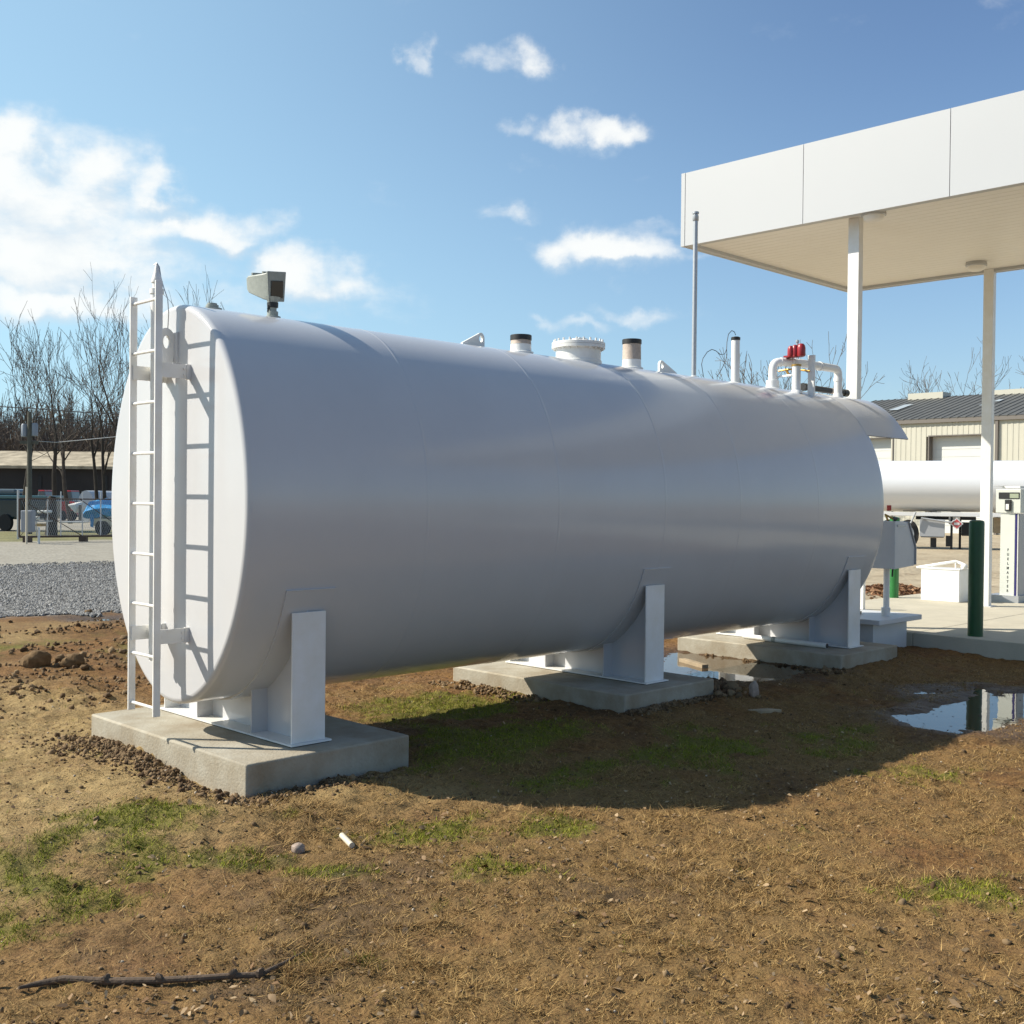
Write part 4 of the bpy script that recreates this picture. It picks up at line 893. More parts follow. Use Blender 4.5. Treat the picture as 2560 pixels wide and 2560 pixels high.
def clods():
    V = []; F = []; C = []
    t = (1 + 5 ** .5) / 2; ico = np.array([(-1, t, 0), (1, t, 0), (-1, -t, 0), (1, -t, 0), (0, -1, t), (0, 1, t), (0, -1, -t), (0, 1, -t), (t, 0, -1), (t, 0, 1), (-t, 0, -1), (-t, 0, 1)]) / math.hypot(1, t)
    fi = [(0, 11, 5), (0, 5, 1), (0, 1, 7), (0, 7, 10), (0, 10, 11), (1, 5, 9), (5, 11, 4), (11, 10, 2), (10, 7, 6), (7, 1, 8), (3, 9, 4), (3, 4, 2), (3, 2, 6), (3, 6, 8), (3, 8, 9), (4, 9, 5), (2, 4, 11), (6, 2, 10), (8, 6, 7), (9, 8, 1)]
    # subdivide once
    vs = [tuple(v) for v in ico]; cache = {}; f2 = []
    def mid(a, b):
        k = (min(a, b), max(a, b))
        if k not in cache: m_ = (np.array(vs[a]) + np.array(vs[b])); m_ /= np.linalg.norm(m_); cache[k] = len(vs); vs.append(tuple(m_))
        return cache[k]
    for a, b, c in fi: ab, bc, ca = mid(a, b), mid(b, c), mid(c, a); f2 += [(a, ab, ca), (b, bc, ab), (c, ca, bc), (ab, bc, ca)]
    base = np.array(vs); f2 = np.array(f2)
    P = []
    for _ in range(2600):     # spoil along the front and corner of the near footing
        s_ = random.random()
        if s_ < .62: x = -.10 - abs(random.gauss(0, .10)); y = random.triangular(-1.2, .98, .3)
        elif s_ < .85: x = random.uniform(-.2, .75); y = -SY - .02 - abs(random.gauss(0, .09))
        else: x = random.gauss(-.25, .15); y = random.gauss(.6, .25)
        P.append((x, y, random.uniform(.004, .011) * (1.9 if random.random() < .12 else 1)))
    for _ in range(1500):     # second footing corner, puddle shore, far edges
        s_ = random.random()
        if s_ < .35: x = random.uniform(4.3, 4.75); y = -.5 - abs(random.gauss(0, .22)); sz = random.uniform(.012, .05)
        elif s_ < .6: x = random.uniform(3.15, 4.4); y = -SY - .02 - abs(random.gauss(0, .05)); sz = random.uniform(.006, .016)
        elif s_ < .8: x = random.uniform(6.0, 6.43); y = random.uniform(-1.1, .6); sz = random.uniform(.006, .02)
        else: x = random.uniform(2.9, 3.17); y = random.uniform(-.2, 1); sz = random.uniform(.006, .018)
        P.append((x, y, sz))
    X, Y, r = in_view(4800, 3.5, 12)
    for a, b in zip(X, Y): P.append((a, b, random.uniform(.002, .006) * (2.4 if random.random() < .06 else 1)))
    for _ in range(5000):    # churned band behind, left
        x = random.uniform(-2, 3.6); y = random.uniform(1.8, 8.4); q = fbm(np.array([x * .9 + 3]), np.array([y * 2.2]), 15, 3)[0]
        if q > .50: P.append((x, y, random.uniform(.006, .020) * (2.0 if random.random() < .08 else 1)))
    A = np.array(P); ok = clear(A[:, 0], A[:, 1]); A = A[ok]; H = height(A[:, 0], A[:, 1])
    n = len(A); nb = len(base)
    s = RNG.uniform(.6, 1.3, (n, 1, 3)) * A[:, 2][:, None, None]; jit = 1 + RNG.normal(0, .24, (n, nb, 1))
    rot = RNG.uniform(0, 6.28, n); c, sn = np.cos(rot), np.sin(rot)
    B = base[None] * jit * s; Bx = B[..., 0] * c[:, None] - B[..., 1] * sn[:, None]; By = B[..., 0] * sn[:, None] + B[..., 1] * c[:, None]
    V = np.stack([Bx + A[:, 0][:, None], By + A[:, 1][:, None], B[..., 2] + (H + A[:, 2] * .35)[:, None]], -1).reshape(-1, 3)
    F = (f2[None] + (np.arange(n) * nb)[:, None, None]).reshape(-1, 3)
    t = RNG.random((n, 1)); col = np.array([.07, .04, .02]) * (1 - t) + np.array([.24, .165, .09]) * t
    pale = (RNG.random(n) < .05) & (A[:, 2] < .009); col[pale] = np.array([.40, .34, .26])
    scatter_mesh('loose_soil', V, F, tint_mat('soil_crumbs', .95), 'crumbly brown soil clods heaped along the footing and strewn about', np.repeat(col, nb, 0))
clods()
def gravel_stones():
    n = 90000; k_ = RNG.uniform(-1420, -930, n) / FP; r = 13.5 * (31 / 13.5) ** RNG.random(n)
    f = FW[:2] / np.linalg.norm(FW[:2]); rt = np.array([f[1], -f[0]]); p = CP[:2] + r[:, None] * f + (r * k_)[:, None] * rt
    g, d, gr, ya = zones(p[:, 0], p[:, 1]); ok = (gr > .35) & (p[:, 1] < 17.5 + 3 * (RNG.random(n) - .3)); p = p[ok]; n = len(p)
    base = np.array([(1, 0, 0), (-1, 0, 0), (0, 1, 0), (0, -1, 0), (0, 0, 1), (0, 0, -1)], float); fi = np.array([(4, 0, 2), (4, 2, 1), (4, 1, 3), (4, 3, 0), (5, 2, 0), (5, 1, 2), (5, 3, 1), (5, 0, 3)])
    s = RNG.uniform(.010, .030, (n, 1, 1)) * RNG.uniform(.6, 1.2, (n, 1, 3)); B = base[None] * s * (1 + RNG.normal(0, .2, (n, 6, 1)))
    a = RNG.uniform(0, 6.28, n); t = RNG.uniform(-.7, .7, n); B = np.stack([B[..., 0] * np.cos(t)[:, None] - B[..., 2] * np.sin(t)[:, None], B[..., 1], B[..., 0] * np.sin(t)[:, None] + B[..., 2] * np.cos(t)[:, None]], -1)
    V = np.stack([B[..., 0] * np.cos(a)[:, None] - B[..., 1] * np.sin(a)[:, None] + p[:, 0][:, None], B[..., 0] * np.sin(a)[:, None] + B[..., 1] * np.cos(a)[:, None] + p[:, 1][:, None], B[..., 2] + (height(p[:, 0], p[:, 1]) + .006)[:, None]], -1).reshape(-1, 3)
    F = (fi[None] + (np.arange(n) * 6)[:, None, None]).reshape(-1, 3); c = RNG.uniform(.06, .33, (n, 1)) * np.array([[1, .99, .95]])
    scatter_mesh('gravel', V, F, tint_mat('crushed_stone', .9), 'grey crushed stone spread over the lot behind the tank', np.repeat(c, 6, 0))
gravel_stones()
def leaf_pile():
    V = []; F = []; C = []
    c0 = on(2230, 1478, 2, .05)
    for _ in range(2600):
        x = c0[0] + random.gauss(0, .55); y = c0[1] + random.gauss(.1, .5); d = math.hypot((x - c0[0]) / .6, (y - c0[1]) / .5); z = .04 + .16 * math.exp(-d * d) * random.random()
        L_ = random.uniform(.02, .05); n_ = RNG.normal(0, 1, 3); a = np.cross(n_, [0, 0, 1.]); a /= np.linalg.norm(a); b = np.cross(n_, a); b /= np.linalg.norm(b); o = len(V); p = np.array([x, y, z])
        V += [p - a * L_, p - b * L_ * .5, p + a * L_, p + b * L_ * .5]; F.append((o, o + 1, o + 2, o + 3)); t = random.random(); C += [np.array([.13, .055, .03]) * (1 - t) + np.array([.34, .20, .11]) * t] * 4
    scatter_mesh('leaf_pile', V, F, tint_mat('rust_leaf'), 'heap of rust coloured leaves behind the pad', C)
leaf_pile()

# ------------------------------------------------------------------ tanker trailer
def trailer():
    D = 38.5; E = np.array([.425, -.905, 0]); Fd = np.array([.905, .425, 0]); P0 = at(2400, 1256, D); Z = np.array([0, 0, 1.])
    def zz(v): return 1.6019 + (1256 - v) / FP * D
    def pt(u, z, d=0):
        k = (u - 1280) / FP; q = P0 - CP; t_ = (k * (q @ FW) - q @ RT) / (E @ RT - k * (E @ FW)); p = P0 + E * t_
        return np.array([p[0], p[1], 0]) + Fd * d + Z * z
    t = thing('tanker_trailer', pt(2450, 0), 'long glossy white tanker trailer parked beyond the canopy', 'trailer')
    zc = (zz(1151) + zz(1279)) / 2; rz = (zz(1151) - zz(1279)) / 2; ry = .85
    def hull(u0, u1, s0, n=48, cz=zc, rzz=rz, ryy=ry, name='tank_body'):
        mb = MB(); prof = [(u0, .72), (u0 + 3, .93), (u0 + 8, 1)] + [(x, 1) for x in np.linspace(u0 + 20, u1 - 20, 8)] + [(u1 - 8, 1), (u1 - 3, .93), (u1, .72)]
        vs = []; fs = []
        for (u, s) in prof:
            c = pt(u, cz)
            for k in range(n):
                a = 2 * math.pi * k / n; ca, sa = math.cos(a), math.sin(a)
                vs.append(c + Fd * ryy * s * ca + Z * rzz * s * sa)
        for i in range(len(prof) - 1):
            for k in range(n): k2 = (k + 1) % n; fs.append((i * n + k, i * n + k2, (i + 1) * n + k2, (i + 1) * n + k))
        fs.append(tuple(range(n))); fs.append(tuple((len(prof) - 1) * n + k for k in range(n))); mb.add(vs, fs); return mb.build(name, 'trailer', t, smooth=50)
    hull(2120, 2720, 1)
    bar = lambda u0, u1, v0, v1, d0, d1, nm, m_, par=t: MB().obox((pt(u0, zz(v0), d0) + pt(u1, zz(v1), d1)) / 2, (pt(u1, 0) - pt(u0, 0)) / 2, Fd * (d1 - d0) / 2, Z * abs(zz(v1) - zz(v0)) / 2).build(nm, m_, par, smooth=0, bevel=.01)
    bar(2130, 2720, 1281, 1290, -.62, -.50, 'frame_rail', 'trailer'); bar(2130, 2720, 1281, 1290, .5, .62, 'frame_rail', 'trailer')
    for u0, u1 in ((2258, 2290), (2325, 2342), (2376, 2400), (2500, 2540)): bar(u0, u1, 1276.5, 1279, -.74, -.70, 'slot', 'black')
    bar(2219, 2230, 1264, 1278, -.88, -.84, 'side_marker', 'amber')
    tb_ = bar(2300, 2362, 1298, 1341, -.65, .2, 'tool_box', 'grey'); bar(2303, 2360, 1341, 1343, -.66, -.6, 'box_sill', 'black', tb_)
    bar(2327, 2342, 1344, 1368, -.5, -.44, 'mud_flap', 'black'); bar(2365, 2378, 1338, 1365, -.5, -.44, 'mud_flap', 'black')
    for u in (2379, 2402):
        l = bar(u - 3, u + 3, 1291, 1371, -.5 if u < 2390 else .3, -.4 if u < 2390 else .4, 'landing_leg', 'black'); bar(u - 6, u + 6, 1371, 1373.5, -.55 if u < 2390 else .25, -.35 if u < 2390 else .45, 'foot', 'black', l)
    bar(2372, 2400, 1290, 1310, -.35, -.3, 'cross_brace', 'trailer')
    bar(2405, 2432, 1305, 1338, -.4, .3, 'valve_box', 'tire'); bar(2484, 2503, 1292, 1330, -.3, .3, 'valve_box', 'wood'); bar(2290, 2440, 1291, 1299, -.3, .3, 'underframe', 'tire')
    bar(2545, 2600, 1300, 1342, -.4, .3, 'valve_box', 'tire')
    MB().tube([pt(2303, zz(1295), -.72), pt(2378, zz(1305), -.72), pt(2384, zz(1300), -.72)], .03, 10).build('side_pipe', 'grey', t)
    MB().tube([pt(2290, zz(1280), -.75), pt(2278, zz(1308), -.75)], .03, 10).build('ladder_bar', 'galv', t)
    c = pt(2391, zz(1308), -.68); s = zz(1293) - zz(1308)
    def dia(s, d): return MB().add([c + Fd * d + E * s, c + Fd * d + Z * s, c + Fd * d - E * s, c + Fd * d - Z * s, c + Fd * (d + .006) + E * s, c + Fd * (d + .006) + Z * s, c + Fd * (d + .006) - E * s, c + Fd * (d + .006) - Z * s], [(0, 1, 2, 3), (7, 6, 5, 4), (0, 4, 5, 1), (1, 5, 6, 2), (2, 6, 7, 3), (3, 7, 4, 0)])
    pl = dia(s, -.01).build('placard', 'white', t, smooth=0); dia(s * .78, -.02).build('placard_face', 'placard', pl, smooth=0)
    MB().obox(c - Fd * .026, E * s * .42, Fd * .002, Z * s * .2).build('placard_band', 'white', pl, smooth=0)
    # wheels and tractor tyres hidden at the far left; one dual set shows beside the cabinet
    def wheel(u, v0, d):
        r = .50; cc = pt(u, r, d)
        th = np.linspace(0, 2 * math.pi, 33)[:-1]; 
        def disc(r_, d0, d1, nm, m_, par):
            vs = [cc + Fd * dd + E * r_ * .7 * math.cos(a) + Z * r_ * math.sin(a) for dd in (d0, d1) for a in th]; n = len(th)
            return MB().add(vs, [tuple(range(n)), tuple(range(2 * n - 1, n - 1, -1))] + [(i, (i + 1) % n, (i + 1) % n + n, i + n) for i in range(n)]).build(nm, m_, par, smooth=40)
        w = disc(r, 0, .25, 'wheel', 'tire', t); disc(r * .55, -.02, .02, 'rim', 'galv', w); disc(r * .2, -.06, -.021, 'hub', 'white', w)
    wheel(2272, 0, -.6); wheel(2225, 0, -.6); wheel(2640, 0, -.6); wheel(2690, 0, -.6)
trailer()

# ------------------------------------------------------------------ warehouse
def warehouse():
    X0 = 53.7; ZE = 6.0; Y = lambda u, v=1045: on(u, v, 0, X0)[1]; ZV = lambda u, v: on(u, v, 0, X0)[2]
    yl_ = Y(2150); yr_ = Y(2760)
    t = thing('warehouse', (X0 + 8, (yl_ + yr_) / 2, 0), 'long cream metal warehouse with grey roof and white roll doors', 'building')
    XR = X0 + 7.5; zr_ = on(2400, 989, 0, XR)[2]
    doors = [(Y(2232), Y(2120), ZV(2200, 1096)), (Y(2474), Y(2324), ZV(2400, 1089))]
    # wall with real ribs, opened at the doors
    w = MB(); y = yr_; 
    def blocked(y): return [d for d in doors if d[0] < y < d[1]]
    while y < yl_:
        d = blocked(y + .08); z0 = d[0][2] if d else 0
        w.box(X0 + .016, X0 + .2, y, y + .11, z0, ZE); w.box(X0 + .03, X0 + .2, y + .1102, y + .2798, z0, ZE); y += .28
    w.build('wall', 'cream', t, smooth=0)
    for d in doors:
        dm = MB(); z = 0
        while z < d[2] - .05: dm.box(X0 + .42, X0 + .5, d[0], d[1], z, min(z + .38, d[2])); dm.box(X0 + .435, X0 + .5, d[0], d[1], z + .3802, z + .3998); z += .40
        do = dm.build('roll_door', 'door', t, smooth=0)
        MB().box(X0 - .02, X0 + .42, d[0] - .06, d[0], 0, d[2] + .06).box(X0 - .02, X0 + .42, d[1], d[1] + .06, 0, d[2] + .06).box(X0 - .02, X0 + .42, d[0], d[1], d[2], d[2] + .06).build('door_frame', 'trimgrey', do, smooth=0)
    MB().box(X0 - .10, X0 + .0, Y(2497), Y(2490), 0, ZE - .02).build('downspout', 'trimgrey', t, smooth=0)
    MB().box(X0 - .14, X0 - .002, yr_, yl_, ZE - .22, ZE).build('gutter', 'trimgrey', t, smooth=0)
    MB().box(X0 + .2, X0 + 15, yl_ - .2, yl_, 0, ZE).build('end_wall', 'cream', t, smooth=0)
    rf = MB(); y = yr_ - .2; n = 0; yend = on(2184, 1003, 0, XR)[1] 
    y1 = max(yl_, yend)
    while y < y1:
        rf.add([(X0 - .16, y, ZE + .03), (X0 - .16, y + .07, ZE + .03), (XR, y + .07, zr_ + .03), (XR, y, zr_ + .03), (X0 - .16, y, ZE - .02), (X0 - .16, y + .07, ZE - .02), (XR, y + .07, zr_ - .02), (XR, y, zr_ - .02)],
               [(0, 1, 2, 3), (0, 4, 5, 1), (0, 3, 7, 4), (1, 5, 6, 2)]); y += .42
    rf.add([(X0 - .16, yr_ - .2, ZE), (X0 - .16, y1, ZE), (XR, y1, zr_), (XR, yr_ - .2, zr_), (XR + 7.5, yr_ - .2, ZE), (XR + 7.5, y1, ZE)], [(0, 1, 2, 3), (3, 2, 5, 4), (1, 5, 2)])
    ro = rf.build('roof', 'roofgrey', t, smooth=0)
    def roofpt(u, v):
        # intersect with roof plane
        n_ = np.array([-(zr_ - ZE), 0, XR - X0 + .16]); p0 = np.array([X0 - .16, 0, ZE + .045]); d = ray(u, v); return CP + d * ((p0 - CP) @ n_) / (d @ n_)
    for q in (((2222, 1026), (2243, 1026), (2284, 1011), (2262, 1012)), ((2446, 1014), (2462, 1014), (2480, 1008), (2470, 1008)), ((2484, 1004), (2498, 1004), (2510, 999), (2498, 999))):
        P = [roofpt(*a) for a in q]; MB().add([p + np.array([0, 0, .02]) for p in P], [(0, 1, 2, 3)]).build('skylight', 'skylight', ro, smooth=0)
    for (ua, ub, va, vb) in ((2271, 2358, 985, 996), (2484, 2640, 974, 986)):
        a = on(ua, 990, 0, XR - .5)[1]; b = on(ub, 990, 0, XR - .5)[1]; za, zb_ = on((ua + ub) / 2, vb, 0, XR - .5)[2], on((ua + ub) / 2, va - 3, 0, XR - .5)[2]
        MB().box(XR - .55, XR + .55, b, a, zr_ - .3, zb_).build('ridge_vent', 'cream', ro, smooth=0)
warehouse()

# ------------------------------------------------------------------ trees
def tree(base, H, name, label, seed, spread=.33, trunks=1, depth=6, lean=0, thick=None, minr=.012, hs=.78, group='bare trees', twig='twig', first=.5, fan=.16):
    rnd = random.Random(seed); base = np.array(base, float)
    t = thing(name, base, label, 'tree', group); tr = MB(); cr = MB(); thick = thick or H * .0165
    def branch(p, d, L_, r, lv):
        n = 5 if lv < 2 else 3; pts = [p]; rad = [r]; q = p.copy(); dd = d.copy()
        for i in range(n):
            dd = dd + np.array([rnd.gauss(0, .12), rnd.gauss(0, .12), rnd.gauss(.03, .06)]) * (1 if lv else .5); dd /= np.linalg.norm(dd)
            q = q + dd * L_ / n * np.array([hs, hs, 1]); pts.append(q.copy()); rad.append(max(minr * .6, r * (1 - (.45 if lv < depth else .75) * (i + 1) / n)))
        (tr if lv < 2 else cr).tube(pts, rad, 7 if lv < 2 else (4 if lv < 4 else 3), cap=False)
        if lv >= depth: return
        k = rnd.choice((4, 5, 6)) if lv == 0 else (3 if lv == 1 else rnd.choice((2, 2, 3)) if lv < 5 else 3)
        for j in range(k):
            f = rnd.uniform(first if lv == 0 else .3, 1) if j else 1; i = min(n, max(1, int(round(f * n)))); a = rnd.uniform(0, 6.28)
            side = np.array([math.cos(a), math.sin(a), 0]); side = side - dd * (side @ dd); side /= np.linalg.norm(side) + 1e-9
            sp_ = rnd.uniform(.5, 1.15) * spread * 2 * (.4 if j == 0 else 1)
            nd_ = dd * math.cos(sp_) + side * math.sin(sp_); nd_[2] += .12; nd_ /= np.linalg.norm(nd_)
            branch(pts[i], nd_, L_ * (rnd.uniform(.5, .68) if lv == 0 else rnd.uniform(.55, .8)), max(minr * .8, rad[i] * (.7 if j == 0 else rnd.uniform(.35, .55))), lv + 1)
    for i in range(trunks):
        a = rnd.uniform(0, 6.28) if trunks > 1 else 0
        d = np.array([math.cos(a) * fan * (trunks > 1) + lean * RT[0], math.sin(a) * fan * (trunks > 1) + lean * RT[1], 1]); d /= np.linalg.norm(d)
        branch(base + np.array([math.cos(a), math.sin(a), 0]) * .12 * (trunks > 1), d, H * (.52 if trunks == 1 else .5), thick * (1 if trunks == 1 else .75), 0)
    tr.build('trunk', 'bark', t); cr.build('crown', twig, t)
    return t
def gp(u, dep): p = at(u, 1300, dep); return (p[0], p[1], 0.0)
def th(vtop, dep): return 1.6 + (1236 - vtop) / FP * dep
T = [(62, 47, 775, 'tall bare tree with a straight dark trunk at the left edge', 3, dict(spread=.44)),
     (136, 54, 800, 'slender bare tree left of the many stemmed one', 14, dict(spread=.36)),
     (176, 60, 850, 'thin young bare tree leaning among the taller ones', 25, dict(spread=.34, lean=-.06)),
     (250, 50, 775, 'largest bare tree with several rising stems behind the ladder', 36, dict(spread=.42, trunks=2, lean=.02, fan=.24)),
     (330, 62, 745, 'bare tree hidden partly by the ladder and tank end', 58, dict(spread=.34)),
     ]
for (u, dep, vt_, lb, sd, kw) in T: tree(gp(u, dep), th(vt_, dep) * .82, 'bare_tree', lb, sd, minr=.013, depth=5, group='bare trees behind the gate', **kw)
for (u, dep, vt_, lb, sd) in ((455, 75, 790, 'faint bare treetop just right of the standpipe', 101), (545, 75, 745, 'bare treetop showing beside the tank top plug', 112), (510, 85, 770, 'pale distant treetop left of the floodlight', 133)):
    tree(gp(u, dep), th(vt_, dep) * .84, 'bare_tree', lb, sd, minr=.02, group='bare trees beyond the tank', depth=5)
for (u, dep, vt_, lb, sd, vis) in ((1905, 62, 925, 'bare tree seen left of the red valve', 201, 0), (2060, 70, 900, 'bare tree behind the white piping manifold', 212, 0), (1935, 75, 880, 'bare tree rising behind the gauge pipe and elbow', 221, 0),
                                (2395, 88, 922, 'bare round crowned tree rising over the warehouse roof', 232, 0), (2350, 96, 955, 'smaller bare tree beside the ridge vent', 243, 0), (2545, 92, 948, 'bare treetop over the roof at the right edge', 254, 0), (2310, 100, 962, 'faint low treetop left over the warehouse ridge', 265, 0)):
    tree(gp(u, dep), (1.6 + (1252 - vt_) / FP * dep) * .95, 'bare_tree', lb, sd, minr=.022, group='bare trees on the right horizon', depth=5, spread=.42)
def far_wood():
    mb = MB(); rnd = random.Random(5)
    for _ in range(2300):
        u = rnd.uniform(-120, 560); dep = rnd.uniform(88, 125); b = np.array(gp(u, dep)); h = rnd.uniform(5.5, 10.5) * (1.0 if u > 300 else .95); p = b; d = np.array([rnd.gauss(0, .1), rnd.gauss(0, .1), 1])
        mb.tube([b, b + d * h * .55, b + d * h + np.array([rnd.gauss(0, .3), rnd.gauss(0, .3), 0])], [.07, .045, .015], 3, cap=False)
        for k in range(7):
            f = rnd.uniform(.3, .95); q = b + d * h * f; e = q + np.array([rnd.gauss(0, .6), rnd.gauss(0, .6), rnd.uniform(.3, 1.5)]); mb.tube([q, e], [.03, .012], 3, cap=False)
    o = mb.build('far_wood', 'farwood', smooth=0); tag(o, 'hazy band of leafless brush beyond the dark building', 'woodland', kind='stuff')
far_wood()

# ------------------------------------------------------------------ left background
def left_side():
    f2 = FW[:2] / np.linalg.norm(FW[:2]); E = np.array([RT[0], RT[1], 0]) / np.linalg.norm(RT[:2]); Fd = np.array([f2[0], f2[1], 0]); Z = np.array([0, 0, 1.])
    def pt(u, v, dep): return at(u, v, dep)
    def bx(u0, u1, v0, v1, dep, th_, nm, m_, par=None, bev=.01):
        a = pt(u0, v1, dep); b = pt(u1, v0, dep); c = (a + b) / 2; w = (u1 - u0) / FP * dep / 2; h = (v1 - v0) / FP * dep / 2
        mb = MB().obox(c + Fd * th_ / 2, E * w, Fd * th_ / 2, Z * h)
        return (mb, nm, m_) if par is None else mb.build(nm, m_, par, smooth=0, bevel=bev)
    # dark building
    D = 78; t = thing('long_building', gp(150, D + 4), 'long low dark walled building with weathered tan roof', 'building')
    base = 0; ze = pt(0, 1162, D)[2]; zr_ = pt(0, 1127, D + 6)[2]
    p0 = pt(-260, 1200, D); p1 = pt(330, 1200, D)
    A = lambda p, d, z: (p[0] + Fd[0] * d, p[1] + Fd[1] * d, z)
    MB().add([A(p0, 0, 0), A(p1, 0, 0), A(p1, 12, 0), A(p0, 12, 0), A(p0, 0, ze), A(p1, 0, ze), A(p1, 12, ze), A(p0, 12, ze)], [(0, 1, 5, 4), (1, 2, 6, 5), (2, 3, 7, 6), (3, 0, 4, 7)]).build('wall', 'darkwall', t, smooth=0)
    MB().add([A(p0, -.5, ze - .05), A(p1, -.5, ze - .05), A(p1, 6, zr_), A(p0, 6, zr_), A(p0, 12.5, ze - .05), A(p1, 12.5, ze - .05), A(p0, -.5, ze - .25), A(p1, -.5, ze - .25)], [(0, 1, 2, 3), (3, 2, 5, 4), (6, 7, 1, 0)]).build('roof', 'tanroof', t, smooth=0)
    ch = bx(150, 156, 1112, 1128, D + 6, .4, 'chimney', 'trimgrey', t)
    for u in (60, 95, 260): bx(u, u + 9, 1190, 1225, D - .05, .04, 'doorway', 'tire', t)
    # gate
    g0 = pt(48, 1355.8, 36.4); g1 = pt(330, 1346.5, 38.5); zb0 = .18; gz1 = pt(48, 1246.5, 36.4)[2]
    gt_ = thing('sliding_gate', (g0[0], g0[1], 0), 'brown framed chain link sliding gate in front of the parked vehicles', 'gate')
    ln = lambda f, z: (g0[0] + (g1[0] - g0[0]) * f, g0[1] + (g1[1] - g0[1]) * f, z)
    fm = MB(); fm.tube([ln(0, zb0), ln(1, zb0)], .035, 8); fm.tube([ln(0, gz1), ln(1, gz1)], .022, 8); fm.tube([ln(0, zb0), ln(0, gz1)], .03, 8)
    fm.tube([ln(0, gz1), ln(.55, zb0)], .014, 6); fm.tube([ln(.52, gz1), ln(1, zb0)], .014, 6); fm.tube([ln(.0, zb0), ln(.3, gz1)], .010, 6); fm.build('frame', 'brownfr', gt_)
    for f in (.24, .355, .545, .71, .87): MB().tube([ln(f, zb0), ln(f, gz1 + (.25 if f in (.355, .545, .71) else 0))], .022, 8).build('upright', 'galv', gt_)
    cm = MB(); nW = 60
    for i in range(nW):
        for s_ in (-1, 1):
            a = i / nW; b = a + s_ * .12; a2, b2 = max(0, min(1, a)), max(0, min(1, b))
            if b == b2: cm.tube([ln(a, zb0), ln(b, gz1)], .0035, 3, cap=False)
    cm.build('chain_mesh', 'galv', gt_)
    for f in (.07, .555): bxm = MB().obox(ln(f, .09), E * .12, Fd * .1, (0, 0, .09)); bxm.build('roller', 'brownfr', gt_)
    # posts by the gate
    for (u, v0, v1, dep, m_, lb) in ((45, 1225, 1300, 39, 'galv', 'thin grey fence post left of the gate meter box'), (97, 1318, 1352, 35.8, 'white', 'short white post standing at the gate foot')):
        a = pt(u, v1, dep); a[2] = 0; solo(MB().tube([a, (a[0], a[1], pt(u, v0, dep)[2])], .04, 8), 'marker_post', m_, lb, 'post')
    # meter box
    mt = thing('meter_box', gp(66, 35.5), 'grey metal meter cabinet on a white pole by the gate', 'meter box')
    bx(51, 80, 1276, 1331, 35.5, .3, 'cabinet', 'meter', mt, .03); a = pt(66, 1355, 35.4); MB().tube([(a[0], a[1], 0), (a[0], a[1], pt(66, 1217, 35.4)[2])], .035, 8).build('pole', 'pvc', mt)
    # utility pole and lines
    up_ = thing('utility_pole', gp(73, 44), 'pale wooden utility pole with two grey transformers', 'utility pole'); a = gp(73, 44)
    MB().tube([(a[0], a[1], 0), (a[0], a[1], pt(73, 1030, 44)[2])], [.11, .08], 10).build('pole', 'poleg', up_)
    for u, v in ((61, 1076), (87, 1074)): c = pt(u, v, 44); MB().lathe([(.10, -.26), (.12, -.24), (.12, .20), (.09, .26)], c, 14).build('transformer', 'meter', up_)
    MB().obox(pt(73, 1106, 44), E * .35, Fd * .05, Z * .06).build('crossarm', 'poleg', up_)
    for (pts, r, m_, lb, nm) in (([(-60, 1013), (80, 1021), (200, 1030), (420, 1042)], .022, 'wire', 'thick black power line crossing in front of the trees', 'power_line'), ([(76, 1102), (140, 1106), (205, 1100), (330, 1088)], .014, 'galv', 'thin pale sagging service wire below the power line', 'power_line'),
                             ([(73, 1042), (180, 1050), (330, 1056)], .009, 'wire', 'faint wire just under the thick power line', 'power_line')):
        P = [pt(u, v, 44) for u, v in pts]; solo(MB().tube(P, r, 6), nm, m_, lb, 'wire', 'overhead wires')
    # vehicles
    vt = thing('parked_truck', gp(20, 47), 'dark teal truck parked at the far left behind the gate', 'truck')
    bx(-150, 116, 1243, 1298, 47, 1.7, 'body', 'teal', vt, .12); bx(-150, 117, 1238, 1246, 46.95, 1.8, 'top_rail', 'teallit', vt, .03); bx(-60, 40, 1222, 1238, 47.4, 1.2, 'cab', 'tail', vt, .1)
    for u in (12, -110):
        c = pt(u, 1290, 46.9); r = .36; c[2] = r; th_ = np.linspace(0, 6.283, 25)[:-1]
        vs = [c + Fd * d + E * r * .72 * math.cos(q) + Z * r * math.sin(q) for d in (-.02, .25) for q in th_]; n = 24
        MB().add(vs, [tuple(range(n)), tuple(range(2 * n - 1, n - 1, -1))] + [(i, (i + 1) % n, (i + 1) % n + n, i + n) for i in range(n)]).build('wheel', 'tire', vt)
    def car(u0, u1, vr, dep, m_, lb, cat='car', grp='cars parked before the dark building'):
        c = thing('parked_car', gp((u0 + u1) / 2, dep), lb, cat, grp); w = (u1 - u0) / FP * dep / 2; o = np.array(c['_off']); H = pt(u0, vr, dep)[2]
        def pr(sec, d0, d1, nm, mm): 
            mb = MB(); n = len(sec); vs = [o + E * x * w + Fd * d + Z * z for d in (d0, d1) for x, z in sec]
            mb.add(vs, [tuple(range(n)), tuple(range(2 * n - 1, n - 1, -1))] + [(i, (i + 1) % n, (i + 1) % n + n, i + n) for i in range(n)]); return mb.build(nm, mm, c, smooth=0, bevel=.05)
        pr([(-1, .3), (1, .3), (1, H * .55), (.9, H * .64), (-.92, H * .66), (-1, H * .5)], 0, 1.5, 'body', m_)
        pr([(-.75, H * .64), (.6, H * .64), (.35, H), (-.5, H)], .1, 1.4, 'cabin', 'tail')
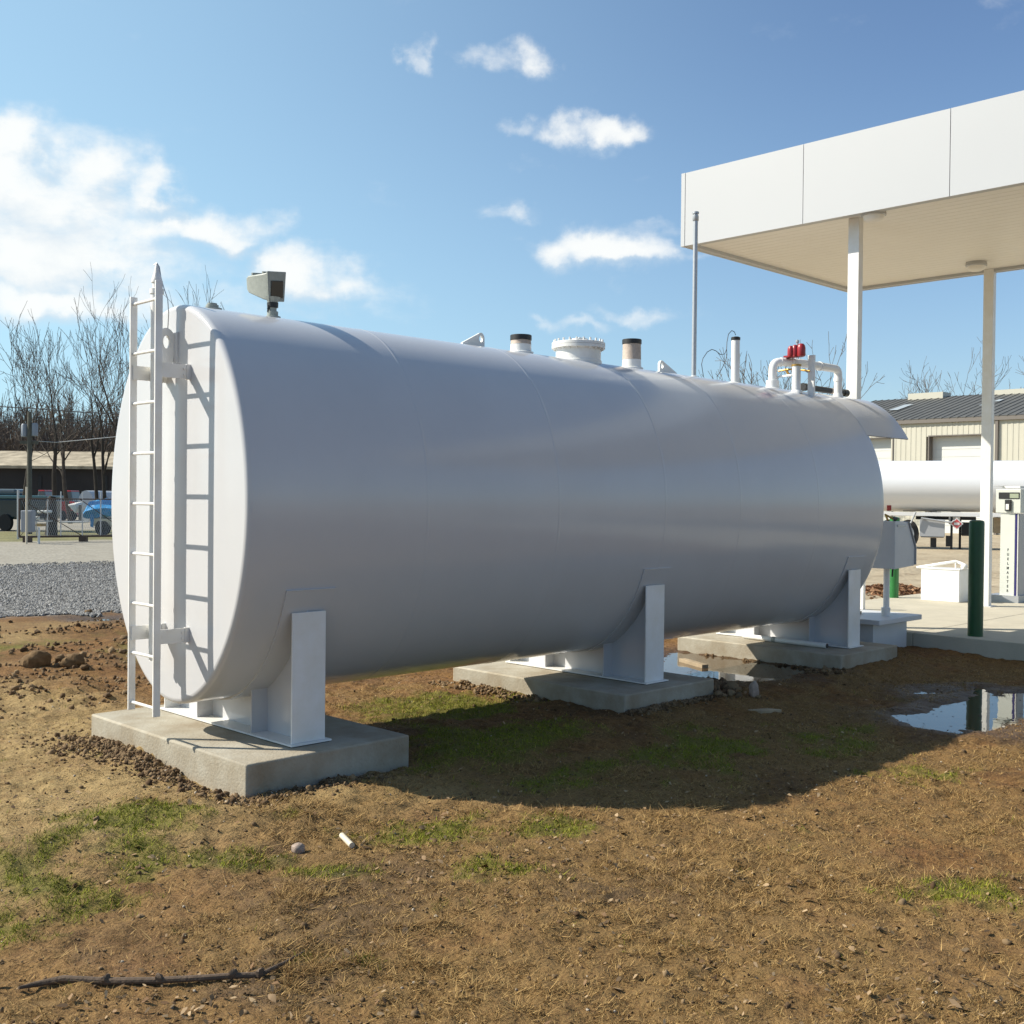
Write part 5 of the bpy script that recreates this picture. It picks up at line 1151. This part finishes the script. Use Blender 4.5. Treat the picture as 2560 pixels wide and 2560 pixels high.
        pr([(-.52, H * .985), (.37, H * .985), (.33, H * 1.03), (-.48, H * 1.03)], .08, 1.42, 'roof', m_)
        for x in (-.62, .6): 
            q = o + E * x * w; r = .3; th_ = np.linspace(0, 6.283, 17)[:-1]; vs = [q + Fd * d + E * r * .72 * math.cos(s_) + Z * (r + r * math.sin(s_)) for d in (-.03, .2) for s_ in th_]; n = 16
            MB().add(vs, [tuple(range(n)), tuple(range(2 * n - 1, n - 1, -1))] + [(i, (i + 1) % n, (i + 1) % n + n, i + n) for i in range(n)]).build('wheel', 'tire', c)
    car(84, 122, 1227, 66, 'redcar', 'red car at the left behind the teal truck'); car(150, 188, 1228, 67, 'redcar', 'red car behind the white machine right of the trunk'); car(250, 292, 1232, 64, 'redcar', 'red car just left of the tank end')
    # covered domes: silver boat covers
    for (u0, u1, vt_, dep, lb) in ((194, 234, 1226, 58, 'silver arched boat cover left of the blue tarp'), (238, 272, 1229, 60, 'silver arched boat cover above the blue tarp')):
        t = thing('covered_boat', gp((u0 + u1) / 2, dep), lb, 'boat', 'boats stored behind the gate'); o = np.array(t['_off']); w = (u1 - u0) / FP * dep / 2; H = pt(u0, vt_, dep)[2]
        mb = MB(); n = 16; sec = [(-1, .6)] + [(-math.cos(math.pi * k / n), 1.0 + (H - 1.0) * math.sin(math.pi * k / n)) for k in range(n + 1)] + [(1, .6)]
        vs = [o + E * x * w + Fd * d + Z * z for d in (0, 4) for x, z in sec]; m_ = len(sec)
        mb.add(vs, [tuple(range(m_)), tuple(range(2 * m_ - 1, m_ - 1, -1))] + [(i, (i + 1) % m_, (i + 1) % m_ + m_, i + m_) for i in range(m_)]); mb.build('cover', 'silver', t)
        mb = MB(); vs = [o + E * x * w + Fd * d + Z * z for d in (.1, 3.9) for x, z in ((-.9, .62), (.9, .62), (.3, .2), (-.3, .2))]; mb.add(vs, [(0, 1, 2, 3), (7, 6, 5, 4), (0, 4, 5, 1), (1, 5, 6, 2), (2, 6, 7, 3), (3, 7, 4, 0)]); mb.build('hull', 'hull', t, smooth=0)
    # blue tarp boat
    t = thing('tarped_boat', gp(262, 44), 'white boat on a trailer under a bright blue tarpaulin', 'boat', 'boats stored behind the gate'); D = 44
    rows = [(218, 1276, 1292), (226, 1254, 1300), (246, 1249, 1292), (270, 1250, 1290), (300, 1250, 1292), (330, 1258, 1294)]
    vs = []; 
    for (u, v0, v1) in rows:
        a = pt(u, v0, D); b = pt(u, v1, D); j = lambda: np.array([random.gauss(0, .03) for _ in range(3)])
        vs += [b - Fd * .35 + j(), (a * .45 + b * .55) - Fd * .5 + j(), a - Fd * .1 + j(), a + Fd * .8 + j(), b + Fd * 1.4 + j()]
    fs = [(5 * i + k, 5 * i + k + 1, 5 * i + 6 + k, 5 * i + 5 + k) for i in range(len(rows) - 1) for k in range(4)] + [(0, 4, 3, 2, 1), tuple(5 * (len(rows) - 1) + k for k in range(5))]
    MB().add(vs, fs).build('tarp', 'tarp', t, smooth=0)
    c = pt(229, 1300, D - .4); MB().add([c + E * -.05 + Z * .3, c + E * .1 + Z * .3, c + E * .06 - Z * .3, c - E * .05 - Z * .25, c + E * -.05 + Z * .3 + Fd * .03, c + E * .1 + Z * .3 + Fd * .03, c + E * .06 - Z * .3 + Fd * .03, c - E * .05 - Z * .25 + Fd * .03], [(0, 1, 2, 3), (7, 6, 5, 4), (0, 4, 5, 1), (1, 5, 6, 2), (2, 6, 7, 3), (3, 7, 4, 0)]).build('tarp_tail', 'tarp', t, smooth=0)
    hl = MB(); o0, o1 = pt(233, 1294, D), pt(340, 1300, D); sec = [(-.25, 0), (.9, 0), (.7, -.32), (-.1, -.32)]
    vs = [o + Fd * a + Z * b for o in (o0, o1) for a, b in sec]; hl.add(vs, [(0, 1, 2, 3), (7, 6, 5, 4), (0, 4, 5, 1), (1, 5, 6, 2), (2, 6, 7, 3), (3, 7, 4, 0)]); hl.build('hull', 'hull', t, smooth=0, bevel=.05)
    bx(236, 330, 1308, 1314, D, .8, 'trailer_frame', 'tire', t); 
    for u in (252, 262): 
        c = pt(u, 1310, D - .1); r = .28; c[2] = r; th_ = np.linspace(0, 6.283, 17)[:-1]; vs = [c + Fd * d + E * r * .72 * math.cos(s_) + Z * r * math.sin(s_) for d in (-.1, .15) for s_ in th_]; n = 16
        MB().add(vs, [tuple(range(n)), tuple(range(2 * n - 1, n - 1, -1))] + [(i, (i + 1) % n, (i + 1) % n + n, i + n) for i in range(n)]).build('wheel', 'tire', t)
    # white skiff tilted up, small white machine, low trailer, stump
    t = thing('small_boat', gp(182, 46), 'small white boat tipped on a trailer between the gate posts', 'boat', 'boats stored behind the gate'); D = 46
    P = [pt(u, v, D) for u, v in ((168, 1262), (190, 1259), (194, 1270), (188, 1284))]; vs = [p for p in P] + [p + Fd * .9 + Z * .1 for p in P]
    MB().add(vs, [(0, 1, 2, 3), (7, 6, 5, 4), (0, 4, 5, 1), (1, 5, 6, 2), (2, 6, 7, 3), (3, 7, 4, 0)]).build('hull', 'hull', t, smooth=0, bevel=.04)
    bx(150, 204, 1304, 1307, D, .9, 'trailer_deck', 'galv', t); bx(196, 203, 1262, 1300, D, .1, 'post', 'trimgrey', t); 
    t = thing('garden_machine', gp(103, 42), 'small white and rusty machine on a stand beside the meter box', 'machine'); D = 42
    bx(92, 118, 1276, 1283, D, .5, 'hood', 'hull', t, .04); bx(84, 100, 1291, 1300, D, .4, 'side_panel', 'hull', t, .02); bx(98, 108, 1283, 1296, D, .4, 'engine', 'tire', t, .02); bx(88, 104, 1309, 1316, D, .4, 'belt_guard', 'brass', t, .02); bx(83, 118, 1302, 1304.5, D, .5, 'stand', 'galv', t); 
    for u in (90, 116): bx(u, u + 1.6, 1302, 1345, D, .05, 'leg', 'galv', t)
    a = gp(128, 43); solo(MB().tube([(a[0], a[1], 0), (a[0] + .02, a[1], .5), (a[0], a[1] + .02, 1.25), (a[0] + .05, a[1], 1.5)], [.24, .20, .19, .12], 14), 'tree_stump', 'bark', 'thick short dead stump behind the gate', 'stump')
left_side()

for o in bpy.data.objects:
    if '_off' in o.keys(): del o['_off']
